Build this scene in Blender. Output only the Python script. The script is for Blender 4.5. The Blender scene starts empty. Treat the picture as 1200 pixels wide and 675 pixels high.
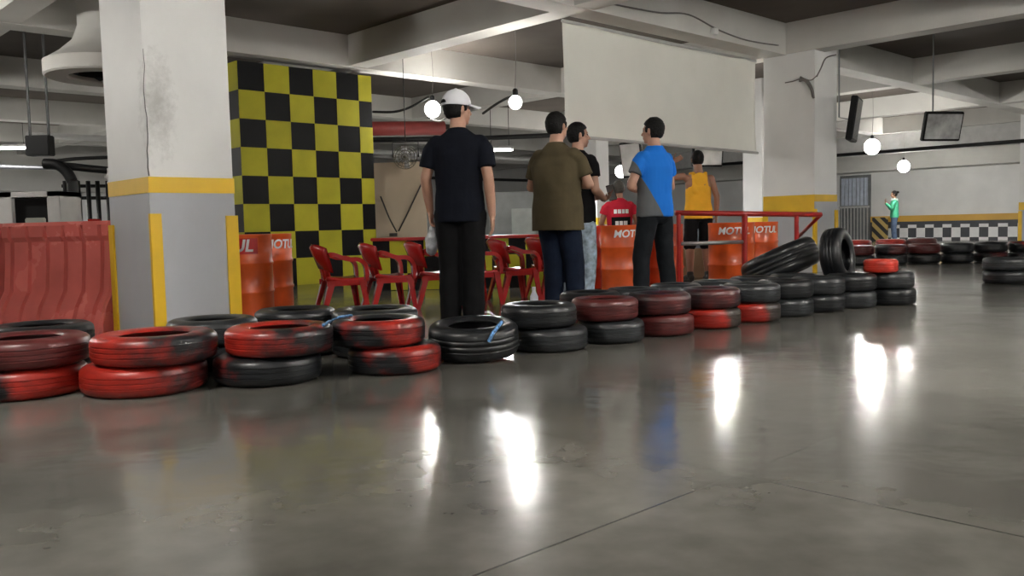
import bpy, bmesh, math, random
from mathutils import Vector, Matrix, noise, Euler
random.seed(7)
PI = math.pi
V = Vector
SC = bpy.context.scene
COL = SC.collection

# ------------------------------------------------------------------ camera
F_PX, CAM_Z = 1030.0, 0.80
PITCH, ROLL = math.radians(4.03), math.radians(1.34)
CP = V((0, 0, CAM_Z))
FW = V((0, math.cos(PITCH), -math.sin(PITCH)))
R0, U0 = V((1, 0, 0)), V((0, math.sin(PITCH), math.cos(PITCH)))
RT = R0 * math.cos(ROLL) - U0 * math.sin(ROLL)
UP = U0 * math.cos(ROLL) + R0 * math.sin(ROLL)
cam_data = bpy.data.cameras.new('camera')
cam_data.sensor_fit = 'HORIZONTAL'
cam_data.sensor_width = 36.0
cam_data.lens = 36.0 * F_PX / 1200.0
cam_data.clip_end = 200
cam = bpy.data.objects.new('camera', cam_data)
COL.objects.link(cam)
M = Matrix((RT, UP, -FW)).transposed().to_4x4()
M.translation = CP
cam.matrix_world = M
SC.camera = cam


def at(px, py, d):
    """world point seen at photo position (px, py), d metres ahead"""
    r = FW + RT * ((px - 600) / F_PX) - UP * ((py - 337.5) / F_PX)
    return CP + r * (d / r.y)


def px_x(px, d, z=0.0):
    """world X of a point d ahead, at height z, seen in photo column px"""
    k = (px - 600) / F_PX
    a = RT - FW * k
    return -(a.y * d + a.z * (z - CAM_Z)) / a.x


# garage grid: u runs to the right and away, v to the left and away
A = math.radians(46.5)
UD = V((math.sin(A), math.cos(A), 0))
VD = V((-math.cos(A), math.sin(A), 0))
GRID_ROT = math.atan2(UD.y, UD.x)


def uv(u, v, z=0.0):
    return UD * u + VD * v + V((0, 0, z))


# ------------------------------------------------------------------ materials
def nodes(m):
    m.use_nodes = True
    return m.node_tree.nodes, m.node_tree.links, m.node_tree.nodes['Principled BSDF']


def ramp(N, stops):
    r = N.new('ShaderNodeValToRGB')
    e = r.color_ramp.elements
    while len(e) < len(stops):
        e.new(0.5)
    for i, (p, c) in enumerate(stops):
        e[i].position = p
        e[i].color = (c[0], c[1], c[2], 1) if hasattr(c, '__len__') else (c, c, c, 1)
    return r


def mat(name, col, rough=0.5, metal=0.0, var=0.12, scale=6.0, bump=0.0, bscale=40.0, rvar=0.0, coat=0.0, sub=0.0, spec=0.5):
    m = bpy.data.materials.new(name)
    N, L, B = nodes(m)
    tc = N.new('ShaderNodeTexCoord')
    nz = N.new('ShaderNodeTexNoise')
    nz.inputs['Scale'].default_value = scale
    nz.inputs['Detail'].default_value = 5
    L.new(tc.outputs['Object'], nz.inputs['Vector'])
    r = ramp(N, [(0.3, [c * (1 - var) for c in col]), (0.7, [min(1, c * (1 + var)) for c in col])])
    L.new(nz.outputs['Fac'], r.inputs['Fac'])
    L.new(r.outputs['Color'], B.inputs['Base Color'])
    B.inputs['Roughness'].default_value = rough
    B.inputs['Metallic'].default_value = metal
    B.inputs['Specular IOR Level'].default_value = spec
    if rvar:
        rr = ramp(N, [(0.3, max(0, rough - rvar)), (0.7, min(1, rough + rvar))])
        L.new(nz.outputs['Fac'], rr.inputs['Fac'])
        L.new(rr.outputs['Color'], B.inputs['Roughness'])
    if coat:
        B.inputs['Coat Weight'].default_value = coat
        B.inputs['Coat Roughness'].default_value = 0.12
    if sub:
        B.inputs['Subsurface Weight'].default_value = sub
        B.inputs['Subsurface Radius'].default_value = (0.02, 0.008, 0.004)
    if bump:
        n2 = N.new('ShaderNodeTexNoise')
        n2.inputs['Scale'].default_value = bscale
        n2.inputs['Detail'].default_value = 4
        L.new(tc.outputs['Object'], n2.inputs['Vector'])
        bp = N.new('ShaderNodeBump')
        bp.inputs['Strength'].default_value = bump
        bp.inputs['Distance'].default_value = 0.01
        L.new(n2.outputs['Fac'], bp.inputs['Height'])
        L.new(bp.outputs['Normal'], B.inputs['Normal'])
    return m


def emit_mat(name, col, strength):
    m = bpy.data.materials.new(name)
    N, L, B = nodes(m)
    B.inputs['Base Color'].default_value = (0.8, 0.8, 0.8, 1)
    B.inputs['Emission Color'].default_value = (*col, 1)
    B.inputs['Emission Strength'].default_value = strength
    return m


def math_node(N, L, op, a, b=None):
    n = N.new('ShaderNodeMath')
    n.operation = op
    for i, x in enumerate((a, b)):
        if x is None:
            continue
        if isinstance(x, (int, float)):
            n.inputs[i].default_value = x
        else:
            L.new(x, n.inputs[i])
    return n.outputs[0]


def mix_node(N, L, fac, a, b):
    n = N.new('ShaderNodeMix')
    n.data_type = 'RGBA'
    if isinstance(fac, (int, float)):
        n.inputs['Factor'].default_value = fac
    else:
        L.new(fac, n.inputs['Factor'])
    for k, x in (('A', a), ('B', b)):
        s = [i for i in n.inputs if i.name == k and i.type == 'RGBA'][0]
        if hasattr(x, '__len__'):
            s.default_value = (x[0], x[1], x[2], 1)
        else:
            L.new(x, s)
    return [o for o in n.outputs if o.type == 'RGBA'][0]


def floor_mat():
    m = bpy.data.materials.new('wet polished concrete')
    N, L, B = nodes(m)
    tc = N.new('ShaderNodeTexCoord')
    mp = N.new('ShaderNodeMapping')
    mp.vector_type = 'POINT'
    mp.inputs['Rotation'].default_value = (0, 0, -GRID_ROT)
    L.new(tc.outputs['Object'], mp.inputs['Vector'])
    sep = N.new('ShaderNodeSeparateXYZ')
    L.new(mp.outputs['Vector'], sep.inputs['Vector'])
    # joints of the slabs, one each 4.85 m
    d = None
    for out, off in ((sep.outputs['X'], 2.38), (sep.outputs['Y'], 6.35)):
        t = math_node(N, L, 'ADD', out, -off + 485.0 + 2.425)
        t = math_node(N, L, 'MODULO', t, 4.85)
        t = math_node(N, L, 'ABSOLUTE', math_node(N, L, 'ADD', t, -2.425))
        d = t if d is None else math_node(N, L, 'MINIMUM', d, t)
    joint = math_node(N, L, 'LESS_THAN', d, 0.0045)
    big = N.new('ShaderNodeTexNoise')
    big.inputs['Scale'].default_value = 0.55
    big.inputs['Detail'].default_value = 4
    big.inputs['Roughness'].default_value = 0.5
    L.new(tc.outputs['Object'], big.inputs['Vector'])
    fine = N.new('ShaderNodeTexNoise')
    fine.inputs['Scale'].default_value = 6
    fine.inputs['Detail'].default_value = 8
    L.new(tc.outputs['Object'], fine.inputs['Vector'])
    c1 = ramp(N, [(0.32, (0.072, 0.070, 0.061)), (0.70, (0.160, 0.154, 0.136))])
    L.new(big.outputs['Fac'], c1.inputs['Fac'])
    c2 = ramp(N, [(0.3, 0.8), (0.7, 1.15)])
    L.new(fine.outputs['Fac'], c2.inputs['Fac'])
    mu = N.new('ShaderNodeMix')
    mu.data_type = 'RGBA'
    mu.blend_type = 'MULTIPLY'
    mu.inputs['Factor'].default_value = 1
    ab = [i for i in mu.inputs if i.type == 'RGBA']
    L.new(c1.outputs['Color'], ab[0])
    L.new(c2.outputs['Color'], ab[1])
    col = mix_node(N, L, joint, [o for o in mu.outputs if o.type == 'RGBA'][0], (0.035, 0.034, 0.031))
    L.new(col, B.inputs['Base Color'])
    r1 = ramp(N, [(0.30, 0.075), (0.58, 0.14), (0.80, 0.28)])
    L.new(big.outputs['Fac'], r1.inputs['Fac'])
    r2 = math_node(N, L, 'ADD', r1.outputs['Color'], math_node(N, L, 'MULTIPLY', fine.outputs['Fac'], 0.06))
    L.new(r2, B.inputs['Roughness'])
    B.inputs['IOR'].default_value = 1.62
    wav = N.new('ShaderNodeTexNoise')
    wav.inputs['Scale'].default_value = 3.2
    wav.inputs['Detail'].default_value = 3
    L.new(tc.outputs['Object'], wav.inputs['Vector'])
    bp = N.new('ShaderNodeBump')
    bp.inputs['Strength'].default_value = 0.15
    bp.inputs['Distance'].default_value = 0.02
    L.new(wav.outputs['Fac'], bp.inputs['Height'])
    L.new(bp.outputs['Normal'], B.inputs['Normal'])
    return m


def tyre_mat(name, amount, ang=0.0, seed=0.0, red=(0.37, 0.022, 0.013), rub=(0.009, 0.010, 0.0115), rough=0.36, spread=0.35):
    """black rubber with worn red paint; amount is the painted share, ang the side (degrees, 0 = +X) most painted"""
    m = bpy.data.materials.new(name)
    N, L, B = nodes(m)
    tc = N.new('ShaderNodeTexCoord')
    mp = N.new('ShaderNodeMapping')
    mp.inputs['Location'].default_value = (seed * 3.7, seed * 1.3, seed)
    L.new(tc.outputs['Object'], mp.inputs['Vector'])
    nz = N.new('ShaderNodeTexNoise')
    nz.inputs['Scale'].default_value = 3.0
    nz.inputs['Detail'].default_value = 6
    nz.inputs['Roughness'].default_value = 0.6
    L.new(mp.outputs['Vector'], nz.inputs['Vector'])
    sep = N.new('ShaderNodeSeparateXYZ')
    L.new(tc.outputs['Object'], sep.inputs['Vector'])
    ca, sa = math.cos(math.radians(ang)), math.sin(math.radians(ang))
    dot = math_node(N, L, 'ADD', math_node(N, L, 'MULTIPLY', sep.outputs['X'], ca * spread / 0.3), math_node(N, L, 'MULTIPLY', sep.outputs['Y'], sa * spread / 0.3))
    s = math_node(N, L, 'ADD', nz.outputs['Fac'], dot)
    r = ramp(N, [(0.5, 0.0), (0.66, 1.0)])
    L.new(math_node(N, L, 'ADD', s, amount), r.inputs['Fac'])
    n2 = N.new('ShaderNodeTexNoise')
    n2.inputs['Scale'].default_value = 14
    n2.inputs['Detail'].default_value = 6
    L.new(mp.outputs['Vector'], n2.inputs['Vector'])
    rc = ramp(N, [(0.3, [c * 0.62 for c in red]), (0.65, red)])
    L.new(n2.outputs['Fac'], rc.inputs['Fac'])
    kc = ramp(N, [(0.35, [c * 0.7 for c in rub]), (0.8, [c * 1.9 for c in rub])])
    L.new(n2.outputs['Fac'], kc.inputs['Fac'])
    L.new(mix_node(N, L, r.outputs['Color'], kc.outputs['Color'], rc.outputs['Color']), B.inputs['Base Color'])
    B.inputs['Roughness'].default_value = rough
    bp = N.new('ShaderNodeBump')
    bp.inputs['Strength'].default_value = 0.25
    bp.inputs['Distance'].default_value = 0.006
    L.new(n2.outputs['Fac'], bp.inputs['Height'])
    L.new(bp.outputs['Normal'], B.inputs['Normal'])
    return m


def split_mat(name, blue, grey):
    """tee shirt of two fabrics: blue back and sleeves, grey front panel"""
    m = bpy.data.materials.new(name)
    N, L, B = nodes(m)
    tc = N.new('ShaderNodeTexCoord')
    sep = N.new('ShaderNodeSeparateXYZ')
    L.new(tc.outputs['Object'], sep.inputs['Vector'])
    side = math_node(N, L, 'SUBTRACT', math_node(N, L, 'MULTIPLY', sep.outputs['Y'], 0.5), math_node(N, L, 'MULTIPLY', sep.outputs['X'], 0.87))
    s = math_node(N, L, 'SUBTRACT', side, math_node(N, L, 'MULTIPLY', math_node(N, L, 'ADD', sep.outputs['Z'], -0.87), 0.55))
    f = math_node(N, L, 'GREATER_THAN', s, -0.02)
    L.new(mix_node(N, L, f, blue, grey), B.inputs['Base Color'])
    B.inputs['Roughness'].default_value = 0.85
    B.inputs['Specular IOR Level'].default_value = 0.15
    return m


WHITE_PAINT = mat('white wall paint', (0.74, 0.74, 0.73), 0.55, var=0.06, scale=1.5, bump=0.1, bscale=20)
BEAM_PAINT = mat('beam paint', (0.56, 0.55, 0.52), 0.7, var=0.12, scale=0.8, bump=0.1, bscale=15)
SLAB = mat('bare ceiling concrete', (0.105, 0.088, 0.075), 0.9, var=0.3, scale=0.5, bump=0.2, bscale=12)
GREY_PAINT = mat('grey paint', (0.42, 0.43, 0.46), 0.5, var=0.05, scale=2)
YELLOW = mat('yellow paint', (0.78, 0.48, 0.012), 0.45, var=0.08, scale=4)
OCHRE = mat('ochre paint', (0.62, 0.36, 0.06), 0.5, var=0.1, scale=1)
CHECK_Y = mat('checker yellow', (0.45, 0.42, 0.026), 0.6, var=0.12, scale=2.5, spec=0.2)
CHECK_K = mat('checker black', (0.0045, 0.0045, 0.0055), 0.5, spec=0.15, var=0.3, scale=3)
CHECK_W = mat('checker white', (0.72, 0.72, 0.72), 0.5, var=0.05)
DARK_PAINT = mat('dark grey paint', (0.045, 0.047, 0.055), 0.5)
FLOOR = floor_mat()
RED_PLASTIC = mat('glossy red plastic', (0.34, 0.012, 0.010), 0.25, var=0.15, scale=5, coat=0.3)
BARRIER_RED = mat('faded red plastic', (0.60, 0.135, 0.115), 0.24, var=0.15, scale=3, rvar=0.08, coat=0.3)
ORANGE = mat('orange drum paint', (0.72, 0.105, 0.016), 0.35, var=0.22, scale=4, coat=0.25)
ORANGE_RED = mat('red-orange drum paint', (0.62, 0.06, 0.014), 0.35, var=0.3, scale=3, coat=0.2)
LETTER_W = mat('white lettering', (0.80, 0.80, 0.80), 0.4, var=0.03)
LABEL_RED = mat('red label', (0.50, 0.012, 0.012), 0.4, var=0.05)
RAIL_RED = mat('red rail paint', (0.38, 0.018, 0.014), 0.3, var=0.15)
STEEL = mat('galvanised steel', (0.42, 0.42, 0.41), 0.35, metal=0.8, var=0.1)
BLACK_METAL = mat('black metal', (0.006, 0.006, 0.0065), 0.45, spec=0.3, var=0.3)
BLACK_PLASTIC = mat('black plastic', (0.0045, 0.0045, 0.005), 0.55, spec=0.2)
GREY_METAL = mat('light grey sheet metal', (0.46, 0.46, 0.45), 0.4, var=0.08)
MID_GREY = mat('mid grey sheet', (0.16, 0.17, 0.17), 0.55)
BOARD = mat('beige board', (0.47, 0.39, 0.29), 0.7, var=0.12, scale=1.2)
GATE_BLUE = mat('pale blue sheet', (0.50, 0.55, 0.64), 0.4)
BANNER = mat('off-white banner cloth', (0.82, 0.82, 0.76), 0.75, var=0.03, scale=2)
SKIN = mat('skin', (0.47, 0.26, 0.18), 0.5, var=0.08, scale=10, sub=0.05)
SKIN_D = mat('brown skin', (0.30, 0.155, 0.10), 0.5, var=0.08, scale=10, sub=0.05)
HAIR = mat('black hair', (0.006, 0.0055, 0.0055), 0.6, spec=0.2, var=0.3, scale=40, bump=0.5, bscale=90)
HAIR_G = mat('short greyish hair', (0.045, 0.042, 0.036), 0.6, var=0.3, scale=40, bump=0.4, bscale=90)
EYE = mat('eye', (0.03, 0.02, 0.015), 0.15)
NAVY = mat('navy black cloth', (0.0055, 0.007, 0.0125), 0.85, spec=0.15, var=0.2, scale=8, bump=0.15, bscale=60)
BLACK_CLOTH = mat('black cloth', (0.006, 0.006, 0.0068), 0.85, spec=0.15, var=0.2, scale=8)
OLIVE = mat('olive cloth', (0.085, 0.068, 0.038), 0.85, spec=0.15, var=0.12, scale=8, bump=0.15, bscale=60)
JEANS = mat('dark blue denim', (0.008, 0.013, 0.028), 0.85, spec=0.15, var=0.3, scale=9, bump=0.2, bscale=90)
JEANS_K = mat('charcoal denim', (0.011, 0.013, 0.016), 0.85, spec=0.15, var=0.3, scale=9, bump=0.2, bscale=90)
JEANS_M = mat('mid blue denim', (0.075, 0.105, 0.17), 0.85, spec=0.15, var=0.2, scale=9)
RIPPED = mat('pale ripped denim', (0.38, 0.47, 0.56), 0.85, var=0.55, scale=16, bump=0.2)
SHIRT_SPLIT = split_mat('blue and grey jersey', (0.015, 0.165, 0.62), (0.115, 0.120, 0.125))
YELLOW_CLOTH = mat('yellow jersey', (0.80, 0.42, 0.035), 0.8, spec=0.15, var=0.07)
RED_CLOTH = mat('red jersey', (0.52, 0.022, 0.045), 0.8, spec=0.15, var=0.1)
GREEN_CLOTH = mat('green jersey', (0.05, 0.36, 0.20), 0.8, var=0.1)
WHITE_CLOTH = mat('white cloth', (0.75, 0.76, 0.80), 0.8, var=0.06)
SHOE_K = mat('black shoe', (0.012, 0.012, 0.012), 0.5)
SHOE_W = mat('white shoe', (0.7, 0.7, 0.7), 0.5)
ROPE = mat('blue and white rope', (0.10, 0.24, 0.48), 0.7, var=0.8, scale=40)
CABLE = mat('black cable', (0.015, 0.014, 0.013), 0.6)
CABLE_G = mat('grey cable', (0.18, 0.17, 0.16), 0.6)
BULB = emit_mat('lit lamp globe', (1.0, 0.99, 0.95), 4.0)
TUBE = emit_mat('lit lamp tube', (1.0, 0.98, 0.93), 2.5)
SCREEN = mat('grey glossy screen', (0.36, 0.36, 0.36), 0.2, var=0.5, scale=4)
SCREEN_L = mat('pale screen', (0.55, 0.54, 0.52), 0.25, var=0.25, scale=3)
SCREEN_D = mat('dark screen', (0.05, 0.055, 0.06), 0.2, var=0.3)
RED_PIPE = mat('red pipe paint', (0.30, 0.05, 0.045), 0.5)
BRASS = mat('beige floor panel', (0.34, 0.27, 0.17), 0.6)


# ------------------------------------------------------------------ mesh helpers
def add_box(bm, c, s, rot=None, bevel=0.0):
    m = Matrix.Translation(V(c))
    if rot is not None:
        m = m @ (rot.to_4x4() if hasattr(rot, 'to_4x4') else Matrix.Rotation(rot, 4, 'Z'))
    g = bmesh.ops.create_cube(bm, size=1.0, matrix=m @ Matrix.Diagonal((s[0], s[1], s[2], 1)))
    if bevel:
        es = set()
        for v in g['verts']:
            es.update(v.link_edges)
        bmesh.ops.bevel(bm, geom=list(es), offset=bevel, segments=2, affect='EDGES')


def loft(bm, rings, caps=True, closed=True):
    vs = [[bm.verts.new(p) for p in r] for r in rings]
    n = len(vs[0])
    for a, b in zip(vs, vs[1:]):
        for i in range(n if closed else n - 1):
            j = (i + 1) % n
            bm.faces.new((a[i], a[j], b[j], b[i]))
    if caps and closed:
        bm.faces.new(list(reversed(vs[0])))
        bm.faces.new(vs[-1])


def frame(d, up=V((0, 0, 1))):
    d = d.normalized()
    if abs(d.dot(up)) > 0.97:
        up = V((0, 1, 0)) if abs(d.y) < 0.9 else V((1, 0, 0))
    x = up.cross(d).normalized()
    return x, d.cross(x).normalized(), d


def smooth_path(pts, n=6):
    """Catmull-Rom through the points"""
    pts = [V(p) for p in pts]
    if len(pts) < 3:
        return pts
    out = []
    for i in range(len(pts) - 1):
        p0, p1, p2, p3 = pts[max(i - 1, 0)], pts[i], pts[i + 1], pts[min(i + 2, len(pts) - 1)]
        for k in range(n):
            t = k / n
            out.append(0.5 * ((2 * p1) + (p2 - p0) * t + (2 * p0 - 5 * p1 + 4 * p2 - p3) * t * t + (3 * p1 - p0 - 3 * p2 + p3) * t ** 3))
    out.append(pts[-1])
    return out


def add_tube(bm, pts, r, seg=10):
    pts = [V(p) for p in pts]
    rings = []
    up = V((0, 0, 1))
    for i, p in enumerate(pts):
        d = pts[min(i + 1, len(pts) - 1)] - pts[max(i - 1, 0)]
        x, y, _ = frame(d, up)
        up = y
        rr = r[i] if hasattr(r, '__len__') else r
        rings.append([p + x * math.cos(2 * PI * k / seg) * rr + y * math.sin(2 * PI * k / seg) * rr for k in range(seg)])
    loft(bm, rings)


def add_capsule(bm, p0, p1, r0, r1, seg=16, flat=1.0, up=V((0, 0, 1))):
    p0, p1 = V(p0), V(p1)
    x, y, d = frame(p1 - p0, up)
    rings = []
    prof = [(p0 - d * r0 * math.sin(a), r0 * math.cos(a)) for a in (1.45, 1.0, 0.5, 0)]
    prof += [(p0.lerp(p1, t), r0 + (r1 - r0) * t) for t in (0.33, 0.66)]
    prof += [(p1 + d * r1 * math.sin(a), r1 * math.cos(a)) for a in (0, 0.5, 1.0, 1.45)]
    for c, r in prof:
        rings.append([c + x * math.cos(2 * PI * k / seg) * r + y * math.sin(2 * PI * k / seg) * r * flat for k in range(seg)])
    loft(bm, rings)


def add_ell(bm, c, r, rot=None, seg=24):
    m = Matrix.Translation(V(c))
    if rot is not None:
        m = m @ rot.to_4x4()
    bmesh.ops.create_uvsphere(bm, u_segments=seg, v_segments=seg // 2 + 2, radius=1.0, matrix=m @ Matrix.Diagonal((r[0], r[1], r[2], 1)))


def add_lathe(bm, prof, seg=48, closed=False, m=Matrix()):
    rings = []
    for k in range(seg):
        a = 2 * PI * k / seg
        rings.append([bm.verts.new(m @ V((r * math.cos(a), r * math.sin(a), z))) for r, z in prof])
    n = len(prof)
    for k in range(seg):
        a, b = rings[k], rings[(k + 1) % seg]
        for i in range(n if closed else n - 1):
            j = (i + 1) % n
            fs = []
            for v in (a[i], b[i], b[j], a[j]):
                if v not in fs:
                    fs.append(v)
            bm.faces.new(fs)
    if not closed:
        if prof[0][0] > 1e-5:
            bm.faces.new([rings[k][0] for k in reversed(range(seg))])
        if prof[-1][0] > 1e-5:
            bm.faces.new([rings[k][-1] for k in range(seg)])
    bmesh.ops.remove_doubles(bm, verts=bm.verts, dist=1e-6)


def tag(o, label=None, cat=None, group=None, kind=None):
    for k, x in (('label', label), ('category', cat), ('group', group), ('kind', kind)):
        if x:
            o[k] = x
    return o


def build(name, bm, m, parent=None, smooth=False, loc=None, rotz=None):
    me = bpy.data.meshes.new(name)
    if isinstance(bm, bpy.types.Mesh):
        me = bm
        me.name = name
    else:
        bmesh.ops.recalc_face_normals(bm, faces=bm.faces)
        bm.to_mesh(me)
        bm.free()
    o = bpy.data.objects.new(name, me)
    COL.objects.link(o)
    ms = m if isinstance(m, (list, tuple)) else [m]
    me.materials.clear()
    for x in ms:
        me.materials.append(x)
    if smooth:
        for p in me.polygons:
            p.use_smooth = True
        if smooth == 'auto':
            sharp_by_angle(me, 0.6)
    if parent:
        o.parent = parent
    if loc is not None:
        o.location = loc
    if rotz is not None:
        o.rotation_euler = (0, 0, rotz)
    return o


def sharp_by_angle(me, ang):
    b = bmesh.new()
    b.from_mesh(me)
    for e in b.edges:
        if len(e.link_faces) == 2 and e.calc_face_angle(0) > ang:
            e.smooth = False
    b.to_mesh(me)
    b.free()


def empty(name, label, cat, loc=(0, 0, 0), rotz=0.0, group=None):
    o = bpy.data.objects.new(name, None)
    o.empty_display_size = 0.1
    COL.objects.link(o)
    o.location = loc
    o.rotation_euler = (0, 0, rotz)
    return tag(o, label, cat, group)


def struct(name, bm, m, label=None, parent=None, smooth=False):
    o = build(name, bm, m, parent, smooth)
    if parent is None:
        o['kind'] = 'structure'
    if label:
        o['label'] = label
    return o


def copy_tree(o, parent=None):
    c = o.copy()
    COL.objects.link(c)
    c.parent = parent
    for ch in list(o.children):
        copy_tree(ch, c)
    return c


def remesh(bm, voxel, smooth=3, wrinkle=0.0, wscale=(9, 9, 4), seed=0.0):
    me = bpy.data.meshes.new('tmp')
    bmesh.ops.recalc_face_normals(bm, faces=bm.faces)
    bm.to_mesh(me)
    bm.free()
    o = bpy.data.objects.new('tmp', me)
    COL.objects.link(o)
    rm = o.modifiers.new('r', 'REMESH')
    rm.mode = 'VOXEL'
    rm.voxel_size = voxel
    rm.use_smooth_shade = True
    if smooth:
        sm = o.modifiers.new('s', 'SMOOTH')
        sm.iterations = smooth
        sm.factor = 0.5
    dg = bpy.context.evaluated_depsgraph_get()
    out = bpy.data.meshes.new_from_object(o.evaluated_get(dg))
    bpy.data.objects.remove(o)
    bpy.data.meshes.remove(me)
    if wrinkle:
        ns = [v.normal.copy() for v in out.vertices]
        for v, n in zip(out.vertices, ns):
            p = V((v.co.x * wscale[0], v.co.y * wscale[1], v.co.z * wscale[2])) + V((seed, seed * 2, 0))
            w = noise.noise(p) + 0.5 * noise.noise(p * 2.3)
            v.co += n * (w * wrinkle)
    return out


def text_mesh(body, size, extrude=0.002, shear=0.25, bold=0.0):
    c = bpy.data.curves.new('t', 'FONT')
    c.body = body
    c.size = size
    c.shear = shear
    c.offset = bold
    c.align_x = 'CENTER'
    c.align_y = 'CENTER'
    c.extrude = extrude
    o = bpy.data.objects.new('t', c)
    COL.objects.link(o)
    dg = bpy.context.evaluated_depsgraph_get()
    me = bpy.data.meshes.new_from_object(o.evaluated_get(dg))
    bpy.data.objects.remove(o)
    bpy.data.curves.remove(c)
    b = bmesh.new()
    b.from_mesh(me)
    bpy.data.meshes.remove(me)
    return b


def bend_on_cylinder(bm, radius, ang0, z0):
    """text drawn in XY, wrapped on the outside of an upright cylinder, centred at angle ang0"""
    bmesh.ops.triangulate(bm, faces=bm.faces)
    long_edges = [e for e in bm.edges if e.calc_length() > 0.03]
    bmesh.ops.subdivide_edges(bm, edges=long_edges, cuts=3)
    for v in bm.verts:
        a = ang0 + v.co.x / radius
        r = radius + v.co.z + 0.002
        v.co = V((r * math.cos(a), r * math.sin(a), z0 + v.co.y))


# ------------------------------------------------------------------ setting
BEAM_Z, SLAB_Z = 3.28, 3.75
b = bmesh.new()
add_box(b, (0, 0, 0), (66, 66, 0.2), GRID_ROT)
o = struct('floor', b, FLOOR)
o.location = uv(8, 11, -0.1)
# the floor material is laid out from the world origin
o.data.transform(Matrix.Translation(uv(8, 11, 0)))
o.location = V((0, 0, -0.1))
U0_, U1_, V0_, V1_ = -15.0, 30.3, -8.0, 30.3


def uv_box(bm, u0, u1, v0, v1, z0, z1):
    c = uv((u0 + u1) / 2, (v0 + v1) / 2, (z0 + z1) / 2)
    add_box(bm, c, (u1 - u0, v1 - v0, z1 - z0), GRID_ROT)


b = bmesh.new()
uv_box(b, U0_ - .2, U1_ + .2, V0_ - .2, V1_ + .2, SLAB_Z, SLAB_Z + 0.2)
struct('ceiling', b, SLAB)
for nm, args in (('wall_right', (U1_, U1_ + .2, V0_, V1_)), ('wall_left', (U0_ - .2, U0_, V0_, V1_)),
                 ('wall_back', (U0_, U1_, V1_, V1_ + .2)), ('wall_front', (U0_, U1_, V0_ - .2, V0_))):
    b = bmesh.new()
    uv_box(b, *args, -0.0, SLAB_Z)
    struct(nm, b, WHITE_PAINT)
for v0 in (-2.45, 2.2, 6.87, 11.5, 16.15, 20.8, 25.45):
    b = bmesh.new()
    uv_box(b, U0_, U1_, v0, v0 + 0.36, BEAM_Z, SLAB_Z)
    struct('ceiling_beam', b, BEAM_PAINT)
for u0 in (-11.3, -6.6, -1.95, 2.75, 7.6, 12.32, 17.0, 21.7, 26.3):
    b = bmesh.new()
    uv_box(b, u0, u0 + 0.34, V0_, V1_, BEAM_Z + 0.01, SLAB_Z)
    struct('ceiling_beam', b, BEAM_PAINT)
# low soffit and pipes in front of the far right wall
b = bmesh.new()
uv_box(b, 29.3, 30.3, V0_, 24, 2.36, SLAB_Z)
struct('ceiling_soffit', b, BEAM_PAINT)
b = bmesh.new()
uv_box(b, 26.4, 26.9, V0_, 24, 2.72, BEAM_Z)
struct('ceiling_duct', b, GREY_METAL)
b = bmesh.new()
uv_box(b, U0_, 17, 29.4, 30.3, 2.2, SLAB_Z)
struct('ceiling_soffit', b, BEAM_PAINT)
# painted bands of the far right wall
b = bmesh.new()
uv_box(b, 30.27, 30.3, V0_, 14.4, 0.64, 0.84)
struct('trim_1', b, OCHRE)
b = bmesh.new()
uv_box(b, 30.275, 30.3, V0_, 14.4, 0.0, 0.64)
struct('trim_2', b, DARK_PAINT)
b = bmesh.new()
k = 0
vv = 13.2
while vv > 2:
    if k % 2 == 0:
        uv_box(b, 30.262, 30.29, vv - 0.28, vv, 0.1, 0.42)
    else:
        uv_box(b, 30.262, 30.29, vv - 0.28, vv, 0.42, 0.53)
        uv_box(b, 30.262, 30.29, vv - 0.28, vv, 0.0, 0.1)
    vv -= 0.28
    k += 1
struct('trim_3', b, CHECK_W)


def stained_paint():
    m = mat('white wall paint with a grime stain', (0.74, 0.74, 0.73), 0.55, var=0.06, scale=1.5, bump=0.1, bscale=20)
    N, L, B = m.node_tree.nodes, m.node_tree.links, m.node_tree.nodes['Principled BSDF']
    base = B.inputs['Base Color'].links[0].from_socket
    tc = N.new('ShaderNodeTexCoord')
    c = uv(2.58, 6.4, 1.72)
    mp = N.new('ShaderNodeMapping')
    mp.vector_type = 'TEXTURE'
    mp.inputs['Location'].default_value = c
    mp.inputs['Rotation'].default_value = (0, 0, GRID_ROT)
    mp.inputs['Scale'].default_value = (0.20, 0.20, 0.52)
    L.new(tc.outputs['Object'], mp.inputs['Vector'])
    ln = N.new('ShaderNodeVectorMath')
    ln.operation = 'LENGTH'
    L.new(mp.outputs['Vector'], ln.inputs[0])
    nz = N.new('ShaderNodeTexNoise')
    nz.inputs['Scale'].default_value = 16
    nz.inputs['Detail'].default_value = 8
    nz.inputs['Roughness'].default_value = 0.7
    L.new(tc.outputs['Object'], nz.inputs['Vector'])
    t = math_node(N, L, 'SUBTRACT', math_node(N, L, 'MULTIPLY', nz.outputs['Fac'], 1.6), ln.outputs['Value'])
    r = ramp(N, [(0.0, 0.0), (0.8, 0.55)])
    L.new(t, r.inputs['Fac'])
    L.new(mix_node(N, L, r.outputs['Color'], base, (0.24, 0.23, 0.22)), B.inputs['Base Color'])
    return m


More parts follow.
